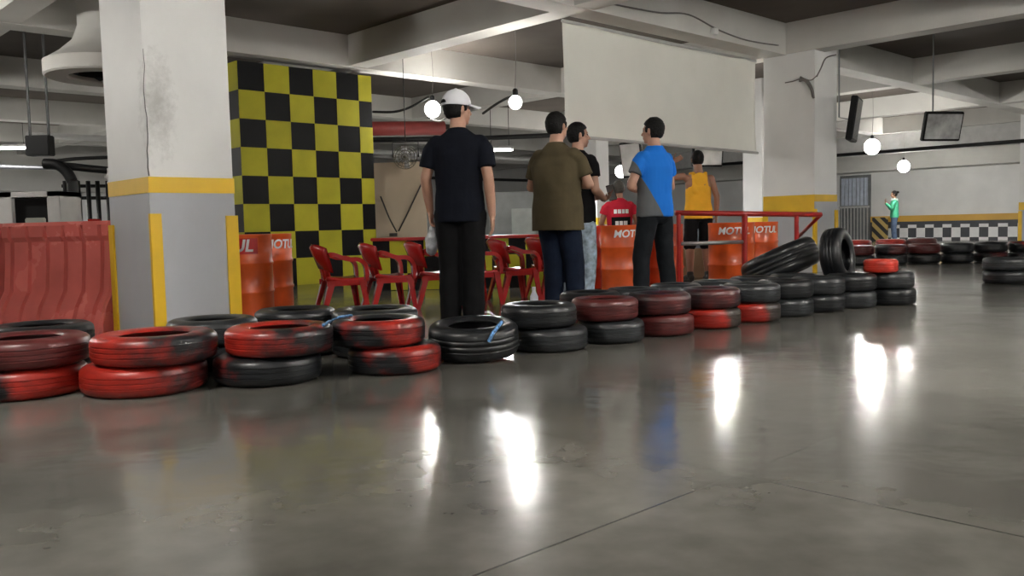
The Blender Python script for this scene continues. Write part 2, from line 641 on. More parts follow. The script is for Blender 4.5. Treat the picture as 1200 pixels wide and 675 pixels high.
def pillar(u0, v0, wu, wv, z1, band_u, band_v, label, strip=True, grey=True):
    """white pillar with a yellow band; band_* = (z0, z1) of the band on the faces looking to -u and to -v"""
    b = bmesh.new()
    uv_box(b, u0, u0 + wu, v0, v0 + wv, 0, z1)
    p = struct('pillar', b, WHITE_PAINT, label)
    e = 0.004
    if grey:
        b = bmesh.new()
        uv_box(b, u0 - e, u0 + wu + e, v0 - e, v0 + wv + e, 0.0, min(band_u[1], band_v[1]) - 0.02)
        struct('grey_dado', b, GREY_PAINT, None, p)
    b = bmesh.new()
    uv_box(b, u0 - 2 * e, u0 + wu * 0.5, v0 - 2 * e + .008, v0 + wv + 2 * e, band_u[0], band_u[1])
    uv_box(b, u0 - 2 * e + .001, u0 + wu + 2 * e, v0 - 2 * e, v0 + wv * 0.5, band_v[0], band_v[1])
    struct('yellow_band', b, YELLOW, None, p)
    if strip:
        s = 0.075
        for (uu, vw) in ((u0, v0), (u0 + wu, v0), (u0, v0 + wv)):
            b = bmesh.new()
            zt = 0.93
            if (uu, vw) == (u0, v0):
                uv_box(b, uu - 0.006, uu + s, vw - 0.0075, vw + 0.02, 0, zt + .02)
                uv_box(b, uu - 0.0075, uu + 0.02, vw - 0.0065, vw + s * 0.35, 0, zt + .02)
            elif uu > u0:
                uv_box(b, uu - s, uu + 0.02, vw - 0.02, vw + 0.02, 0, zt)
            else:
                uv_box(b, uu - 0.02, uu + 0.02, vw - s, vw + 0.012, 0, zt - .05)
            struct('corner_guard', b, YELLOW, None, p)
    return p


pl = pillar(2.5, 6.4, 0.64, 0.80, SLAB_Z, (1.10, 1.215), (1.10, 1.215), 'near white pillar with yellow band, grey dado and a thin vertical crack')
# the crack along the corner of the near pillar
pl.data.materials[0] = stained_paint()
b = bmesh.new()
pts = []
zc = 1.22
while zc < 2.15:
    pts.append(uv(2.5 + 0.004 + 0.006 * math.sin(zc * 13) + random.uniform(-.004, .004), 6.398, zc))
    zc += 0.06
add_tube(b, pts, [0.0045 * (1 - i / (len(pts) + 3)) + 0.001 for i in range(len(pts))], 6)
struct('crack', b, mat('dark crack', (0.10, 0.10, 0.10), 0.9), None, pl)
pillar(12.35, 6.42, 0.70, 0.84, SLAB_Z, (0.91, 1.165), (1.06, 1.165), 'white pillar with wide yellow band beside the hanging white banner')
pillar(24.8, 6.5, 0.7, 0.85, SLAB_Z, (0.9, 1.1), (0.95, 1.1), 'grey-white pillar at the right edge of the photo')
q = at(700, 262, 21)
uq, vq = q.dot(UD), q.dot(VD)
pillar(uq, vq, 0.45, 0.45, SLAB_Z, (0.78, 0.95), (0.78, 0.95), 'slim white pillar with yellow band behind the man in black', strip=False)
q = at(893, 262, 18.5)
uq, vq = q.dot(UD), q.dot(VD)
pillar(uq, vq, 0.4, 0.45, SLAB_Z, (0.70, 0.86), (0.70, 0.86), 'white pillar half hidden behind the pillar by the banner', strip=False)

# checkered shear wall: 40 cm squares
W_V, W_U0 = 11.65, 5.86
b = bmesh.new()
uv_box(b, W_U0, W_U0 + 2.24, W_V, W_V + 0.82, 0, 3.2)
wall = struct('wall_checkered', b, CHECK_K, 'tall wall block painted in black and yellow checks')
b = bmesh.new()
for r in range(8):
    z0 = 3.2 - 0.4 * (r + 1)
    for c in range(6):
        if (r + c) % 2 == 1:
            u1 = min(W_U0 + 0.4 * (c + 1), W_U0 + 2.24)
            uv_box(b, W_U0 + 0.4 * c, u1, W_V - 0.004, W_V + 0.01, z0, z0 + 0.4)
    for c in range(2):
        if (r + c) % 2 == 0:
            uv_box(b, W_U0 - 0.004, W_U0 + 0.01, W_V + 0.4 * c + (0.003 if c == 0 else 0), W_V + 0.4 * (c + 1), z0, z0 + 0.4)
struct('yellow_squares', b, CHECK_Y, None, wall)

# gate in the far right wall
gl = at(986, 285, 31).dot(VD)
b = bmesh.new()
uv_box(b, 30.24, 30.3, 13.65, 14.75, 0, 2.3)
g = struct('door_1', b, MID_GREY, 'grey barred gate with pale blue corrugated upper half')
b = bmesh.new()
for i in range(9):
    c = uv(30.18, 13.72 + i * 0.118, 0.6)
    add_box(b, c, (0.035, 0.035, 1.2), GRID_ROT)
uv_box(b, 30.16, 30.2, 13.65, 14.75, 1.15, 1.22)
struct('bars', b, GREY_METAL, None, g)
b = bmesh.new()
for i in range(7):
    uv_box(b, 30.17, 30.22, 13.72 + i * 0.14, 13.72 + i * 0.14 + 0.11, 1.24, 2.2)
struct('corrugated_sheet', b, GATE_BLUE, None, g)
b = bmesh.new()
for i, (v0, w) in enumerate(((17.3, 1.1), (19.9, 1.2))):
    uv_box(b, 30.24, 30.3, v0, v0 + w, 0, 2.15)
struct('door_2', b, GATE_BLUE, 'pale grey doors in the far wall')
# striped bollard panel beside the gate
b = bmesh.new()
add_box(b, (0, 0, 0.4), (0.52, 0.10, 0.8), None, 0.01)
hz = bpy.data.materials.new('black and yellow hazard stripes')
N, L, B = nodes(hz)
tc = N.new('ShaderNodeTexCoord')
sp = N.new('ShaderNodeSeparateXYZ')
L.new(tc.outputs['Object'], sp.inputs['Vector'])
t = math_node(N, L, 'MODULO', math_node(N, L, 'ADD', math_node(N, L, 'ADD', sp.outputs['X'], sp.outputs['Z']), 10.0), 0.36)
L.new(mix_node(N, L, math_node(N, L, 'GREATER_THAN', t, 0.18), (0.02, 0.02, 0.02), (0.5, 0.36, 0.12)), B.inputs['Base Color'])
q = uv(29.9, 13.15)
tag(build('hazard_panel', b, hz, loc=q, rotz=GRID_ROT - PI / 2), 'low panel with diagonal black and yellow stripes beside the barred gate', 'barrier panel')


# ------------------------------------------------------------------ lamps
def point(p, power, r=0.10, col=(1.0, 0.965, 0.90)):
    l = bpy.data.lights.new('lamp_light', 'POINT')
    l.energy = power
    l.shadow_soft_size = r
    l.color = col
    o = bpy.data.objects.new('lamp_light', l)
    COL.objects.link(o)
    o.location = p
    return o


def bulb(p, r, power, label, group=None):
    root = empty('hanging_lamp', label, 'lamp', p, 0, group)
    b = bmesh.new()
    add_ell(b, (0, 0, 0), (r, r, r * 1.05), seg=24)
    build('globe', b, BULB, root, True)
    b = bmesh.new()
    add_lathe(b, [(0.02, r * 0.95), (0.035, r * 0.98), (0.035, r + 0.07), (0.02, r + 0.09)], 20)
    build('socket', b, BLACK_PLASTIC, root, 'auto')
    b = bmesh.new()
    top = SLAB_Z - p.z
    add_tube(b, smooth_path([(0, 0, r + 0.08), (0.02, 0.0, r + (top - r) * 0.5), (0, 0, top)], 5), 0.004, 8)
    build('cord', b, CABLE_G, root, True)
    point(p, power, r * 1.04)
    return root


bulb(at(507, 128, 14.5), 0.13, 300, 'lit bare lamp hanging left of the white cap')
bulb(at(604, 120, 11.4), 0.085, 110, 'lit bare lamp hanging right of the white cap')
bulb(at(728, 201, 22), 0.15, 300, 'lit bare lamp hanging below the left screen, above the red shirt')
bulb(at(1022, 172, 20), 0.17, 430, 'bigger lit lamp beside the far gate, nearer of the two on that side')
bulb(at(1059, 195, 26), 0.17, 430, 'lit lamp above the woman in green')
bulb(at(850, 158, 16.0), 0.09, 230, 'lit lamp hidden behind the hanging white banner')
for p, e in (((3.1, 3.6, 2.95), 185), ((-2.6, 2.6, 2.95), 130), ((7.2, 6.0, 2.95), 230), ((0.5, -3.0, 2.9), 150), ((-7.5, 8.5, 2.9), 130), ((-13, 15, 2.9), 200), ((12, 3, 2.9), 150), (tuple(uv(26.0, 2.0, 2.9)), 330)):  # last lamp is unseen, added to brighten the far right wall
    bulb(V(p), 0.09, e * 4.9, 'unseen lit bare lamp hanging from the ceiling outside the photo', 'lamps outside the frame')


def tube_lamp(p, ln, rot, power, label):
    root = empty('tube_lamp', label, 'lamp', p, rot)
    b = bmesh.new()
    add_tube(b, [(-ln / 2, 0, 0), (ln / 2, 0, 0)], 0.025, 12)
    build('tube', b, TUBE, root, True)
    b = bmesh.new()
    add_box(b, (0, 0, 0.065), (ln, 0.12, 0.05), None, 0.008)
    for s in (-1, 1):
        add_box(b, (s * (ln / 2 - 0.02), 0, 0.02), (0.03, 0.05, 0.09))
    build('housing', b, GREY_METAL, root)
    for s in (-1, 1):
        b = bmesh.new()
        add_tube(b, [(s * ln * 0.35, 0, 0.08), (s * ln * 0.35, 0, SLAB_Z - p.z)], 0.006, 6)
        build('hanger', b, BLACK_METAL, root)
    l = bpy.data.lights.new('tube_light', 'AREA')
    l.shape = 'RECTANGLE'
    l.size, l.size_y, l.energy = ln, 0.05, power
    lo = bpy.data.objects.new('tube_light', l)
    COL.objects.link(lo)
    lo.location = p - V((0, 0, 0.04))
    lo.rotation_euler = (0, 0, rot)


tube_lamp(at(586, 176, 19), 0.55, 0, 60, 'short lit tube lamp behind the right shoulder of the capped man')
tube_lamp(at(6, 174, 20), 1.2, 0, 90, 'lit tube lamp at the left edge, under the ceiling beams')

# ------------------------------------------------------------------ tyres
def tyre_mesh(D, W, grooves=3):
    R = D / 2
    ri = R * 0.56
    s = W
    p = [(ri, 0.12 * s), (ri + 0.012, 0.045 * s), (R * 0.74, 0.0), (R * 0.86, 0.012 * s), (R * 0.945, 0.085 * s), (R * 0.985, 0.17 * s)]
    zs = [0.17 + 0.66 * (i + 1) / (grooves + 1) for i in range(grooves)]
    for z in zs:
        p += [(R, (z - 0.03) * s), (R - 0.0035, (z - 0.02) * s), (R - 0.0035, (z + 0.02) * s), (R, (z + 0.03) * s)]
    p += [(R * 0.985, 0.83 * s), (R * 0.945, 0.915 * s), (R * 0.86, 0.988 * s), (R * 0.74, s), (ri + 0.012, 0.955 * s), (ri, 0.88 * s)]
    p += [(ri + 0.014, 0.83 * s), (R * 0.78, 0.9 * s), (R * 0.88, 0.78 * s), (R * 0.90, 0.5 * s), (R * 0.88, 0.22 * s), (R * 0.78, 0.1 * s), (ri + 0.014, 0.17 * s)]
    b = bmesh.new()
    add_lathe(b, p, 56, True)
    me = bpy.data.meshes.new('tyre')
    bmesh.ops.recalc_face_normals(b, faces=b.faces)
    b.to_mesh(me)
    b.free()
    for f in me.polygons:
        f.use_smooth = True
    sharp_by_angle(me, 1.1)
    me.materials.append(None)
    return me


TY = {}


def tyre(D, W, loc, m, label, group, rot=(0, 0, 0)):
    k = (round(D, 2), round(W, 3))
    if k not in TY:
        TY[k] = tyre_mesh(D, W)
    o = bpy.data.objects.new('tyre', TY[k])
    COL.objects.link(o)
    o.location = loc
    o.rotation_euler = rot
    o.material_slots[0].link = 'OBJECT'
    o.material_slots[0].material = m
    return tag(o, label, 'tyre', group)


TM = {
    'black': tyre_mat('black rubber', -0.6, 0, 0.1),
    'black2': tyre_mat('greyish black rubber', -0.6, 0, 2.1, rub=(0.018, 0.020, 0.022)),
    'red': tyre_mat('red painted tyre', 0.15, 180, 1.0, spread=0.12),
    'redleft': tyre_mat('red painted tyre with black patch', 0.14, 200, 1.7, spread=0.12),
    'redright': tyre_mat('tyre painted red on one side', 0.02, 0, 3.2, spread=0.3),
    'redblack': tyre_mat('worn red and black tyre', 0.05, 270, 4.4, spread=0.05),
    'edge': tyre_mat('black tyre with red rim', -0.08, 90, 6.1, spread=0.05),
    'maroon': tyre_mat('maroon tyre', 0.4, 0, 2.9, red=(0.10, 0.018, 0.017), spread=0.05),
    'maroonblack': tyre_mat('worn maroon tyre', 0.1, 0, 5.3, red=(0.10, 0.018, 0.017), spread=0.05),
    'redgrey': tyre_mat('tyre red on its left side', 0.08, 190, 7.7, rub=(0.035, 0.028, 0.024), spread=0.4),
}
TW = 0.15
# (column in photo, distance of axis, diameter, [bottom, top] = (paint, shift right, look))
ORD = ['first', 'second', 'third', 'fourth', 'fifth', 'sixth', 'seventh', 'eighth', 'ninth', 'tenth', 'eleventh', 'twelfth', 'thirteenth', 'fourteenth']
ROW = [
    (28, 4.50, 0.60, [('redright', 0, 'black tyre with red right side'), ('maroon', .02, 'dull red tyre')]),
    (176, 4.52, 0.62, [('redleft', -.03, 'red tyre with black smears'), ('red', .03, 'bright red tyre')]),
    (322, 4.72, 0.57, [('edge', -.04, 'black tyre with red traces'), ('red', .03, 'bright red tyre')]),
    (450, 4.98, 0.53, [('redblack', .06, 'scuffed red tyre'), ('redblack', -.03, 'red tyre with black top')]),
    (555, 5.34, 0.55, [('black', 0, 'lone black tyre holding a blue rope')]),
    (637, 5.68, 0.49, [('black2', .04, 'plain black tyre'), ('black', -.03, 'plain black tyre')]),
    (712, 6.00, 0.46, [('black2', .02, 'plain black tyre'), ('maroon', -.02, 'dark maroon tyre')]),
    (772, 6.32, 0.46, [('maroon', .02, 'maroon tyre'), ('maroonblack', 0, 'maroon tyre with red scuff')]),
    (832, 6.68, 0.46, [('redgrey', 0, 'tyre with bright red left side'), ('maroonblack', 0, 'black tyre with maroon end')]),
    (880, 7.04, 0.46, [('redgrey', 0, 'tyre with orange-red left side'), ('black2', 0, 'plain black tyre')]),
    (920, 7.36, 0.46, [('black2', 0, 'plain black tyre'), ('black', 0, 'plain black tyre')]),
    (958, 7.66, 0.46, [('black', 0, 'plain black tyre'), ('black2', 0, 'plain black tyre')]),
    (997, 7.92, 0.44, [('black2', 0, 'plain black tyre'), ('black', 0, 'plain black tyre')]),
    (1042, 8.12, 0.43, [('black', .02, 'plain black tyre'), ('black2', 0.0, 'plain black tyre')]),
]
for i, (px, d, D, ts) in enumerate(ROW):
    for k, (mk, sh, look) in enumerate(ts):
        w = TW if len(ts) == 2 else 0.20
        lb = f"{look}, {'lower' if k == 0 else 'upper'} in the {ORD[i]} front-row stack from the left" if len(ts) == 2 else look + ', between the fourth and sixth front stacks'
        o = tyre(D, w, (px_x(px, d, 0.15) + sh, d, k * w), TM[mk], lb, 'tyres of the front barrier row', (0, 0, random.uniform(-0.15, 0.15)))
        if len(ts) == 1:
            o.rotation_euler = (math.radians(5), 0, 0)
            o.location.z = 0.024
# red kart tyre on top of the last stack: the small bright one
o = tyre(0.30, 0.12, (px_x(1032, 7.75, 0.3), 8.02, 0.30), tyre_mat('bright red small tyre', 0.5, 0, 8.0, red=(0.62, 0.04, 0.02)), 'small bright red tyre lying on top of the last front stack', None)
o.location.x = px_x(1032, 8.02, 0.36)
BACK = [(50, 5.10, 0.56, 'black', 'black'), (250, 5.20, 0.52, 'black', 'black2'), (347, 5.72, 0.52, 'black2', 'black'), (440, 5.62, 0.55, 'black', 'black2'),
        (692, 6.56, 0.46, 'maroon', 'black'), (742, 6.84, 0.42, 'maroonblack', 'black2'), (792, 7.20, 0.42, 'black', 'black2'), (840, 7.48, 0.44, 'black', 'black2'), (884, 7.84, 0.44, 'black2', 'black'), (930, 8.12, 0.44, 'black', 'black2'), (972, 8.40, 0.44, 'black', 'black2')]
WHERE = ['before the red plastic barrier', 'at the foot of the near pillar', 'before the orange drum', 'left of the capped man', 'before the ripped jeans', "left of the blue shirted man's feet", "at the blue shirted man's feet", 'before the man in yellow', 'below the lower steel rail', 'under the big leaning tyre', 'under the upright leaning tyre']
for (px, d, D, m0, m1), wh in zip(BACK, WHERE):
    for k, mk in enumerate((m0, m1) if px != 972 else (m0,)):
        tyre(D, TW, (px_x(px, d, 0.15), d, k * TW), TM[mk], f"{'lower' if k == 0 else 'upper'} dark tyre of the second-row stack {wh}", 'tyres of the second barrier row')
# two big tyres thrown on top
o = tyre(0.80, 0.30, V((px_x(922, 9.1, 0.3), 9.1, 0.21)), TM['black'], 'big black tyre leaning tilted behind the stacks below the red handrail', 'loose tyres on the stacks')
o.rotation_euler = (math.radians(-12), math.radians(-22), 0)
d_ax = V((0.78, -0.60, 0.12)).normalized()
o = tyre(0.54, 0.20, V((px_x(969, 8.5, 0.4), 8.5, 0.43)), TM['black'], 'black tyre standing upright on the stacks, open side to the right', 'loose tyres on the stacks')
o.rotation_mode = 'QUATERNION'
o.rotation_quaternion = d_ax.to_track_quat('Z', 'Y')
# far row along the track
k = 0
for i, px in enumerate((1012, 1034, 1056, 1079, 1102, 1126, 1150, 1174)):
    d = 14.9 + 0.03 * i
    x = px_x(px, d, 0.15) + i * 0.24 - 0.1
    for j in range(2):
        mk = [('black', 'maroon'), ('black2', 'maroonblack'), ('black', 'maroon'), ('black', 'black2'), ('maroonblack', 'black'), ('black', 'redblack'), ('maroonblack', 'maroon'), ('black', 'maroon')][i][j]
        tyre(0.52, 0.17, (x, d, j * 0.17), TM[mk], f"{'lower' if j == 0 else 'upper'} tyre in the {ORD[i]} stack from the left of the far row", 'tyres of the far barrier row')
for i, px in enumerate((1004, 1030, 1052)):
    tyre(0.52, 0.2, (px_x(px, 16.2, 0.2) + i * 0.22, 16.2, 0.0), TM['red' if i < 2 else 'maroon'], f"red tyre behind the far row, {ORD[i]} from the upright leaning tyre", 'red tyres behind the far row')
    tyre(0.52, 0.2, (px_x(px, 16.2, 0.2) + i * 0.22, 16.2, 0.2), TM['redleft' if i < 2 else 'maroon'], f"upper red tyre behind the far row, {ORD[i]} from the upright leaning tyre", 'red tyres behind the far row')
for i, (px, d) in enumerate(((1180, 10.3), (1222, 10.6), (1260, 11.0))):
    for j in range(2):
        tyre(0.52, 0.15, (px_x(px, d, 0.15) + i * 0.16, d, j * 0.15), TM['black2' if (i + j) % 2 else 'black'], f"{'lower' if j == 0 else 'upper'} dark tyre of the {ORD[i]} stack by the right edge pillar", 'tyres by the right edge')

# ropes on the tyres
bpy.context.view_layer.update()
TYRES = [o for o in COL.objects if o.name.startswith('tyre')]


def drape(px, py, r, d_miss):
    """the point of the tyres seen at (px, py), lifted by the rope's radius"""
    ray = (FW + RT * ((px - 600) / F_PX) - UP * ((py - 337.5) / F_PX)).normalized()
    best = None
    for o in TYRES:
        if o.location.y > 6.5:
            continue
        mi = o.matrix_world.inverted()
        ok, hit, nor, _ = o.ray_cast(mi @ CP, (mi.to_3x3() @ ray).normalized())
        if ok:
            h = o.matrix_world @ hit
            if best is None or (h - CP).length < (best[0] - CP).length:
                best = (h, (o.matrix_world.to_3x3() @ nor).normalized())
    if best is None:
        return at(px, py, d_miss)
    return best[0] + best[1] * r * 1.15


def rope(pts, r, label):
    b = bmesh.new()
    add_tube(b, smooth_path([drape(x, y, r, d) for x, y, d in pts], 4), r, 8)
    tag(build('rope', b, ROPE, None, True), label, 'rope')


rope([(572, 400, 5.2), (574, 396, 5.2), (577, 391, 5.2), (581, 387, 5.2), (585, 383, 5.25), (588.5, 380, 5.3)], 0.011, 'blue and white rope draped over the lone black tyre')
rope([(378, 383, 5.4), (384, 379, 5.4), (390, 376, 5.4), (397, 374, 5.45), (404, 372.5, 5.45), (412, 371.5, 5.45)], 0.008, 'thin blue rope on the black tyre left of the capped man')

# ------------------------------------------------------------------ red plastic barriers
def barrier(loc, rotz, label, w=1.02):
    root = empty('plastic_barrier', label, 'barrier', loc, rotz, 'red plastic barriers')
    # profile depth (y, towards the front is -y) against height
    prof = [(0.26, 0.0), (0.26, 0.10), (0.20, 0.24), (0.115, 0.36), (0.085, 0.60), (0.075, 0.76), (0.105, 0.80), (0.105, 0.89), (0.07, 0.92)]
    xs = []
    x = -w / 2
    flutes = 5
    step = 0.012
    n = int(round(w / step))
    rings = []
    for i in range(n + 1):
        x = -w / 2 + w * i / n
        t = (x + w / 2) / w
        # broad raised ribs with narrow grooves between them
        u = (t * w - 0.09) / ((w - 0.18) / flutes)
        g = 0.0
        if -0.08 < u < flutes + 0.08:
            fr = abs(u - round(u))
            g = 0.05 * math.exp(-(fr / 0.06) ** 4)
        e = 0.02 if (i < 2 or i > n - 2) else 0.0
        fr_side, bk_side = [], []
        for y, z in prof:
            dz = 0.0
            if z > 0.3 and z < 0.82:
                k = g
            elif z <= 0.3:
                k = g * (0.7 if z > 0.05 else 0)
            else:
                k = 0.0
            fr_side.append(V((x, -(y - e) + k, z)))
            bk_side.append(V((x, (y - e) - k, z)))
        rings.append(fr_side + list(reversed(bk_side)))
    b = bmesh.new()
    loft(b, rings)
    build('body', b, BARRIER_RED, root, 'auto')
    b = bmesh.new()
    add_lathe(b, [(0.045, 0.912), (0.05, 0.935), (0.0, 0.94)], 20, False, Matrix.Translation((0.3, 0, 0)))
    build('filler_cap', b, RED_PLASTIC, root, 'auto')
    return root


# front faces meet the photo line of the barriers' top edge
bx = px_x(70, 7.2, 0.9)
barrier((bx, 7.24, 0), math.radians(-12), 'red plastic water barrier with vertical ribs, touching the near pillar')
barrier((bx - 1.05, 7.47, 0), math.radians(-12), 'red plastic water barrier cut by the left edge of the photo')

# ------------------------------------------------------------------ drums
def drum(loc, rotz, label, text_ang=-90.0, m=None, red_label=False, D=0.56, H=0.78, ts=0.15):
    root = empty('steel_drum', label, 'drum', loc, rotz, 'orange drums')
    R = D / 2
    p = [(R * 0.94, 0.0), (R * 1.01, 0.006), (R * 1.01, 0.022), (R, 0.03)]
    for z in (H / 3, 2 * H / 3):
        p += [(R, z - 0.022), (R + 0.009, z - 0.008), (R + 0.009, z + 0.008), (R, z + 0.022)]
    p += [(R, H - 0.03), (R * 1.012, H - 0.022), (R * 1.012, H - 0.003), (R * 0.985, H), (R * 0.96, H - 0.002), (R * 0.955, H - 0.018), (0.0, H - 0.018)]
    b = bmesh.new()
    add_lathe(b, p, 56)
    build('body', b, m or ORANGE, root, 'auto')
    if red_label:
        b = bmesh.new()
        rings = []
        for i in range(25):
            a = math.radians(text_ang - 62 + 124 * i / 24)
            c, s = math.cos(a), math.sin(a)
            rings.append([V((r * c, r * s, z)) for r, z in ((R + 0.001, 0.605), (R + 0.0025, 0.605), (R + 0.0025, 0.765 - .02), (R + 0.001, 0.765 - .02))])
        loft(b, rings)
        build('label_panel', b, LABEL_RED, root)
    t = text_mesh('MOTUL', ts, 0.0015, 0.18, 0.004 * ts / 0.15)
    zc = 0.675
    bend_on_cylinder(t, R + 0.002, math.radians(text_ang), zc)
    build('lettering', t, LETTER_W, root)
    b = bmesh.new()
    add_lathe(b, [(0.03, H - 0.02), (0.03, H - 0.004), (0.0, H - 0.003)], 16, False, Matrix.Translation((R * 0.6, 0, 0)))
    build('bung', b, STEEL, root)
    return root


for px, d, ta, mm, rl, lb in (
        (283, 8.05, -103, ORANGE, True, 'orange drum with a red label and white letters behind the near pillar'),
        (309, 8.72, -32, ORANGE, False, 'orange drum just behind the red-labelled drum, before the checkered wall'),
        (684, 11.0, -112, ORANGE_RED, False, 'red-orange drum half hidden behind the ripped jeans'),
        (727, 10.6, -66, ORANGE, False, 'orange drum before the man in the red shirt'),
        (778, 10.7, -180, ORANGE_RED, False, 'red-orange drum behind the legs of the blue shirted man'),
        (857, 11.0, -96, ORANGE, False, 'orange drum with white letters behind the red rail, right of the man in yellow'),
        (886, 11.7, -85, ORANGE, False, 'orange drum at the end of the row, beside the banner pillar')):
    drum((px_x(px, d, 0.4), d, 0), 0, lb, ta, mm, rl, D=0.46 if 680 < px < 790 else 0.56, ts=0.15 if rl else 0.12)

# ------------------------------------------------------------------ chairs
def make_chair(label):
    """monobloc armchair, front towards +y"""
    root = empty('plastic_armchair', label, 'chair', (0, 0, 0), 0, 'red plastic armchairs')
    SH, BH, AH = 0.335, 0.67, 0.53
    # seat shell with a lip
    b = bmesh.new()
    rings = []
    for i in range(11):
        t = i / 10
        y = -0.20 + 0.44 * t
        w = 0.20 + 0.035 * math.sin(t * PI * 0.5)
        z = SH - 0.018 * math.sin(t * PI) + (-0.02 if t > 0.95 else 0) + 0.012 * (1 - t)
        rings.append([V((x * w, y, z + dz + 0.016 * abs(x) ** 3)) for x, dz in ((-1, 0.01), (-.6, 0), (0, -.006), (.6, 0), (1, 0.01), (1, -.028), (.6, -.024), (0, -.024), (-.6, -.024), (-1, -.028))])
    loft(b, rings)
    build('seat', b, RED_PLASTIC, root, True)
    # curved back with vertical slots: separate slats inside a rim
    b = bmesh.new()

    def back_pt(s, z):
        w = 0.225 + 0.03 * (z - SH) / (BH - SH)
        x = s * w
        y = -0.20 - 0.10 * (z - SH) / (BH - SH) + 0.085 * s * s
        return V((x, y, z))
    for s in (-0.70, -0.42, -0.14, 0.14, 0.42, 0.70):
        rings = []
        for k in range(8):
            z = SH - 0.01 + (BH - 0.20 - SH) * k / 7
            a, c = back_pt(s - 0.095, z), back_pt(s + 0.095, z)
            n = V((0, 0.014, 0))
            rings.append([a, c, c - n, a - n])
        loft(b, rings)
    build('back_slats', b, RED_PLASTIC, root, 'auto')
    b = bmesh.new()
    rings = []
    for k in range(25):
        s = -1 + 2 * k / 24
        top = BH - 0.035 * abs(s) ** 3
        hh = 0.23
        p0, p1 = back_pt(s, top - hh), back_pt(s, top)
        n = V((0, 0.022, 0))
        rings.append([p0, p1, p1 + V((0, -0.02, 0.004)), p1 + V((0, -0.045, -0.03)), p0 - n])
    loft(b, rings)
    build('backrest', b, RED_PLASTIC, root, True)
    # arms sweep from the back rim to the front legs
    for s in (-1, 1):
        b = bmesh.new()
        path = smooth_path([back_pt(s, BH - 0.10), V((s * 0.270, -0.14, AH + 0.045)), V((s * 0.285, 0.0, AH)), V((s * 0.282, 0.13, AH - 0.008)), V((s * 0.268, 0.20, AH - 0.06)), V((s * 0.262, 0.215, AH - 0.14)), V((s * 0.258, 0.215, SH - 0.02))], 5)
        rings = []
        for i, p in enumerate(path):
            d = (path[min(i + 1, len(path) - 1)] - path[max(i - 1, 0)]).normalized()
            side = V((1, 0, 0))
            nn = d.cross(side).normalized()
            w, h = 0.040, 0.020
            rings.append([p + side * w + nn * h, p - side * w + nn * h, p - side * w - nn * h, p + side * w - nn * h])
        loft(b, rings)
        build('armrest', b, RED_PLASTIC, root, 'auto')
    for sx in (-1, 1):
        for sy in (-1, 1):
            b = bmesh.new()
            if sy > 0:
                p0, p1 = V((sx * 0.245, 0.205, SH)), V((sx * 0.268, 0.25, 0.0))
            else:
                p0, p1 = V((sx * 0.215, -0.185, SH - 0.005)), V((sx * 0.245, -0.29, 0.0))
            rings = []
            for k in range(5):
                p = p0.lerp(p1, k / 4)
                w = 0.056 - 0.018 * k / 4
                # L shaped leg
                rings.append([p + V((-sx * w, -sy * 0, 0)), p + V((sx * w * 0.5, 0, 0)), p + V((sx * w * 0.5, -sy * w * 1.3, 0)), p + V((sx * w * 0.15, -sy * w * 1.3, 0)), p + V((sx * w * 0.15, -sy * w * 0.4, 0)), p + V((-sx * w, -sy * w * 0.4, 0))])
            loft(b, rings)
            build('leg', b, RED_PLASTIC, root)
    b = bmesh.new()
    for sx in (-1, 1):
        add_box(b, (sx * 0.235, 0.0, SH - 0.03), (0.02, 0.42, 0.05))
    add_box(b, (0, 0.225, SH - 0.035), (0.46, 0.02, 0.05))
    build('apron', b, RED_PLASTIC, root)
    return root


CH = [(401, 8.40), (456, 8.66), (508, 8.92), (557, 9.18), (603, 9.44), (647, 9.70)]
CL = ['red plastic armchair nearest the checkered wall', 'red plastic armchair second from the checkered wall', 'red plastic armchair directly left of the capped man', 'red plastic armchair hidden behind the capped man', 'red plastic armchair directly right of the capped man', 'red plastic armchair just left of the olive shirted man']
ch0 = make_chair(CL[0])
for i, (px, d) in enumerate(CH):
    c = ch0 if i == 0 else copy_tree(ch0)
    c['label'] = CL[i]
    c.location = (px_x(px, d, 0.3), d, 0)
    c.rotation_euler = (0, 0, math.radians(-68 + (0, 1, -1, 2, -1, 1)[i]))
    c.scale = (0.88, 0.86, 1)

# low checkered counter wall with a red top rail behind the chairs
d0 = 11.4
xa, xb = px_x(437, d0, 0.5), px_x(668, d0, 0.5)
b = bmesh.new()
add_box(b, ((xa + xb) / 2, d0 + 0.08, 0.325), (xb - xa, 0.16, 0.65))
lw = struct('low_wall', b, CHECK_K, 'low black and yellow checkered wall behind the red chairs')
lw['category'] = 'low wall'
lw['kind'] = 'structure'
b = bmesh.new()
n = int((xb - xa) / 0.22)
for r in range(3):
    for c in range(n):
        if (r + c) % 2:
            add_box(b, (xa + 0.22 * (c + .5), d0 - 0.001, 0.65 - 0.215 * (r + 0.5)), (0.22, 0.012, 0.215))
struct('yellow_squares', b, CHECK_Y, None, lw)
b = bmesh.new()
add_box(b, ((xa + xb) / 2, d0 + 0.07, 0.665), (xb - xa + 0.04, 0.24, 0.04), None, 0.008)
struct('top_rail', b, RAIL_RED, None, lw)

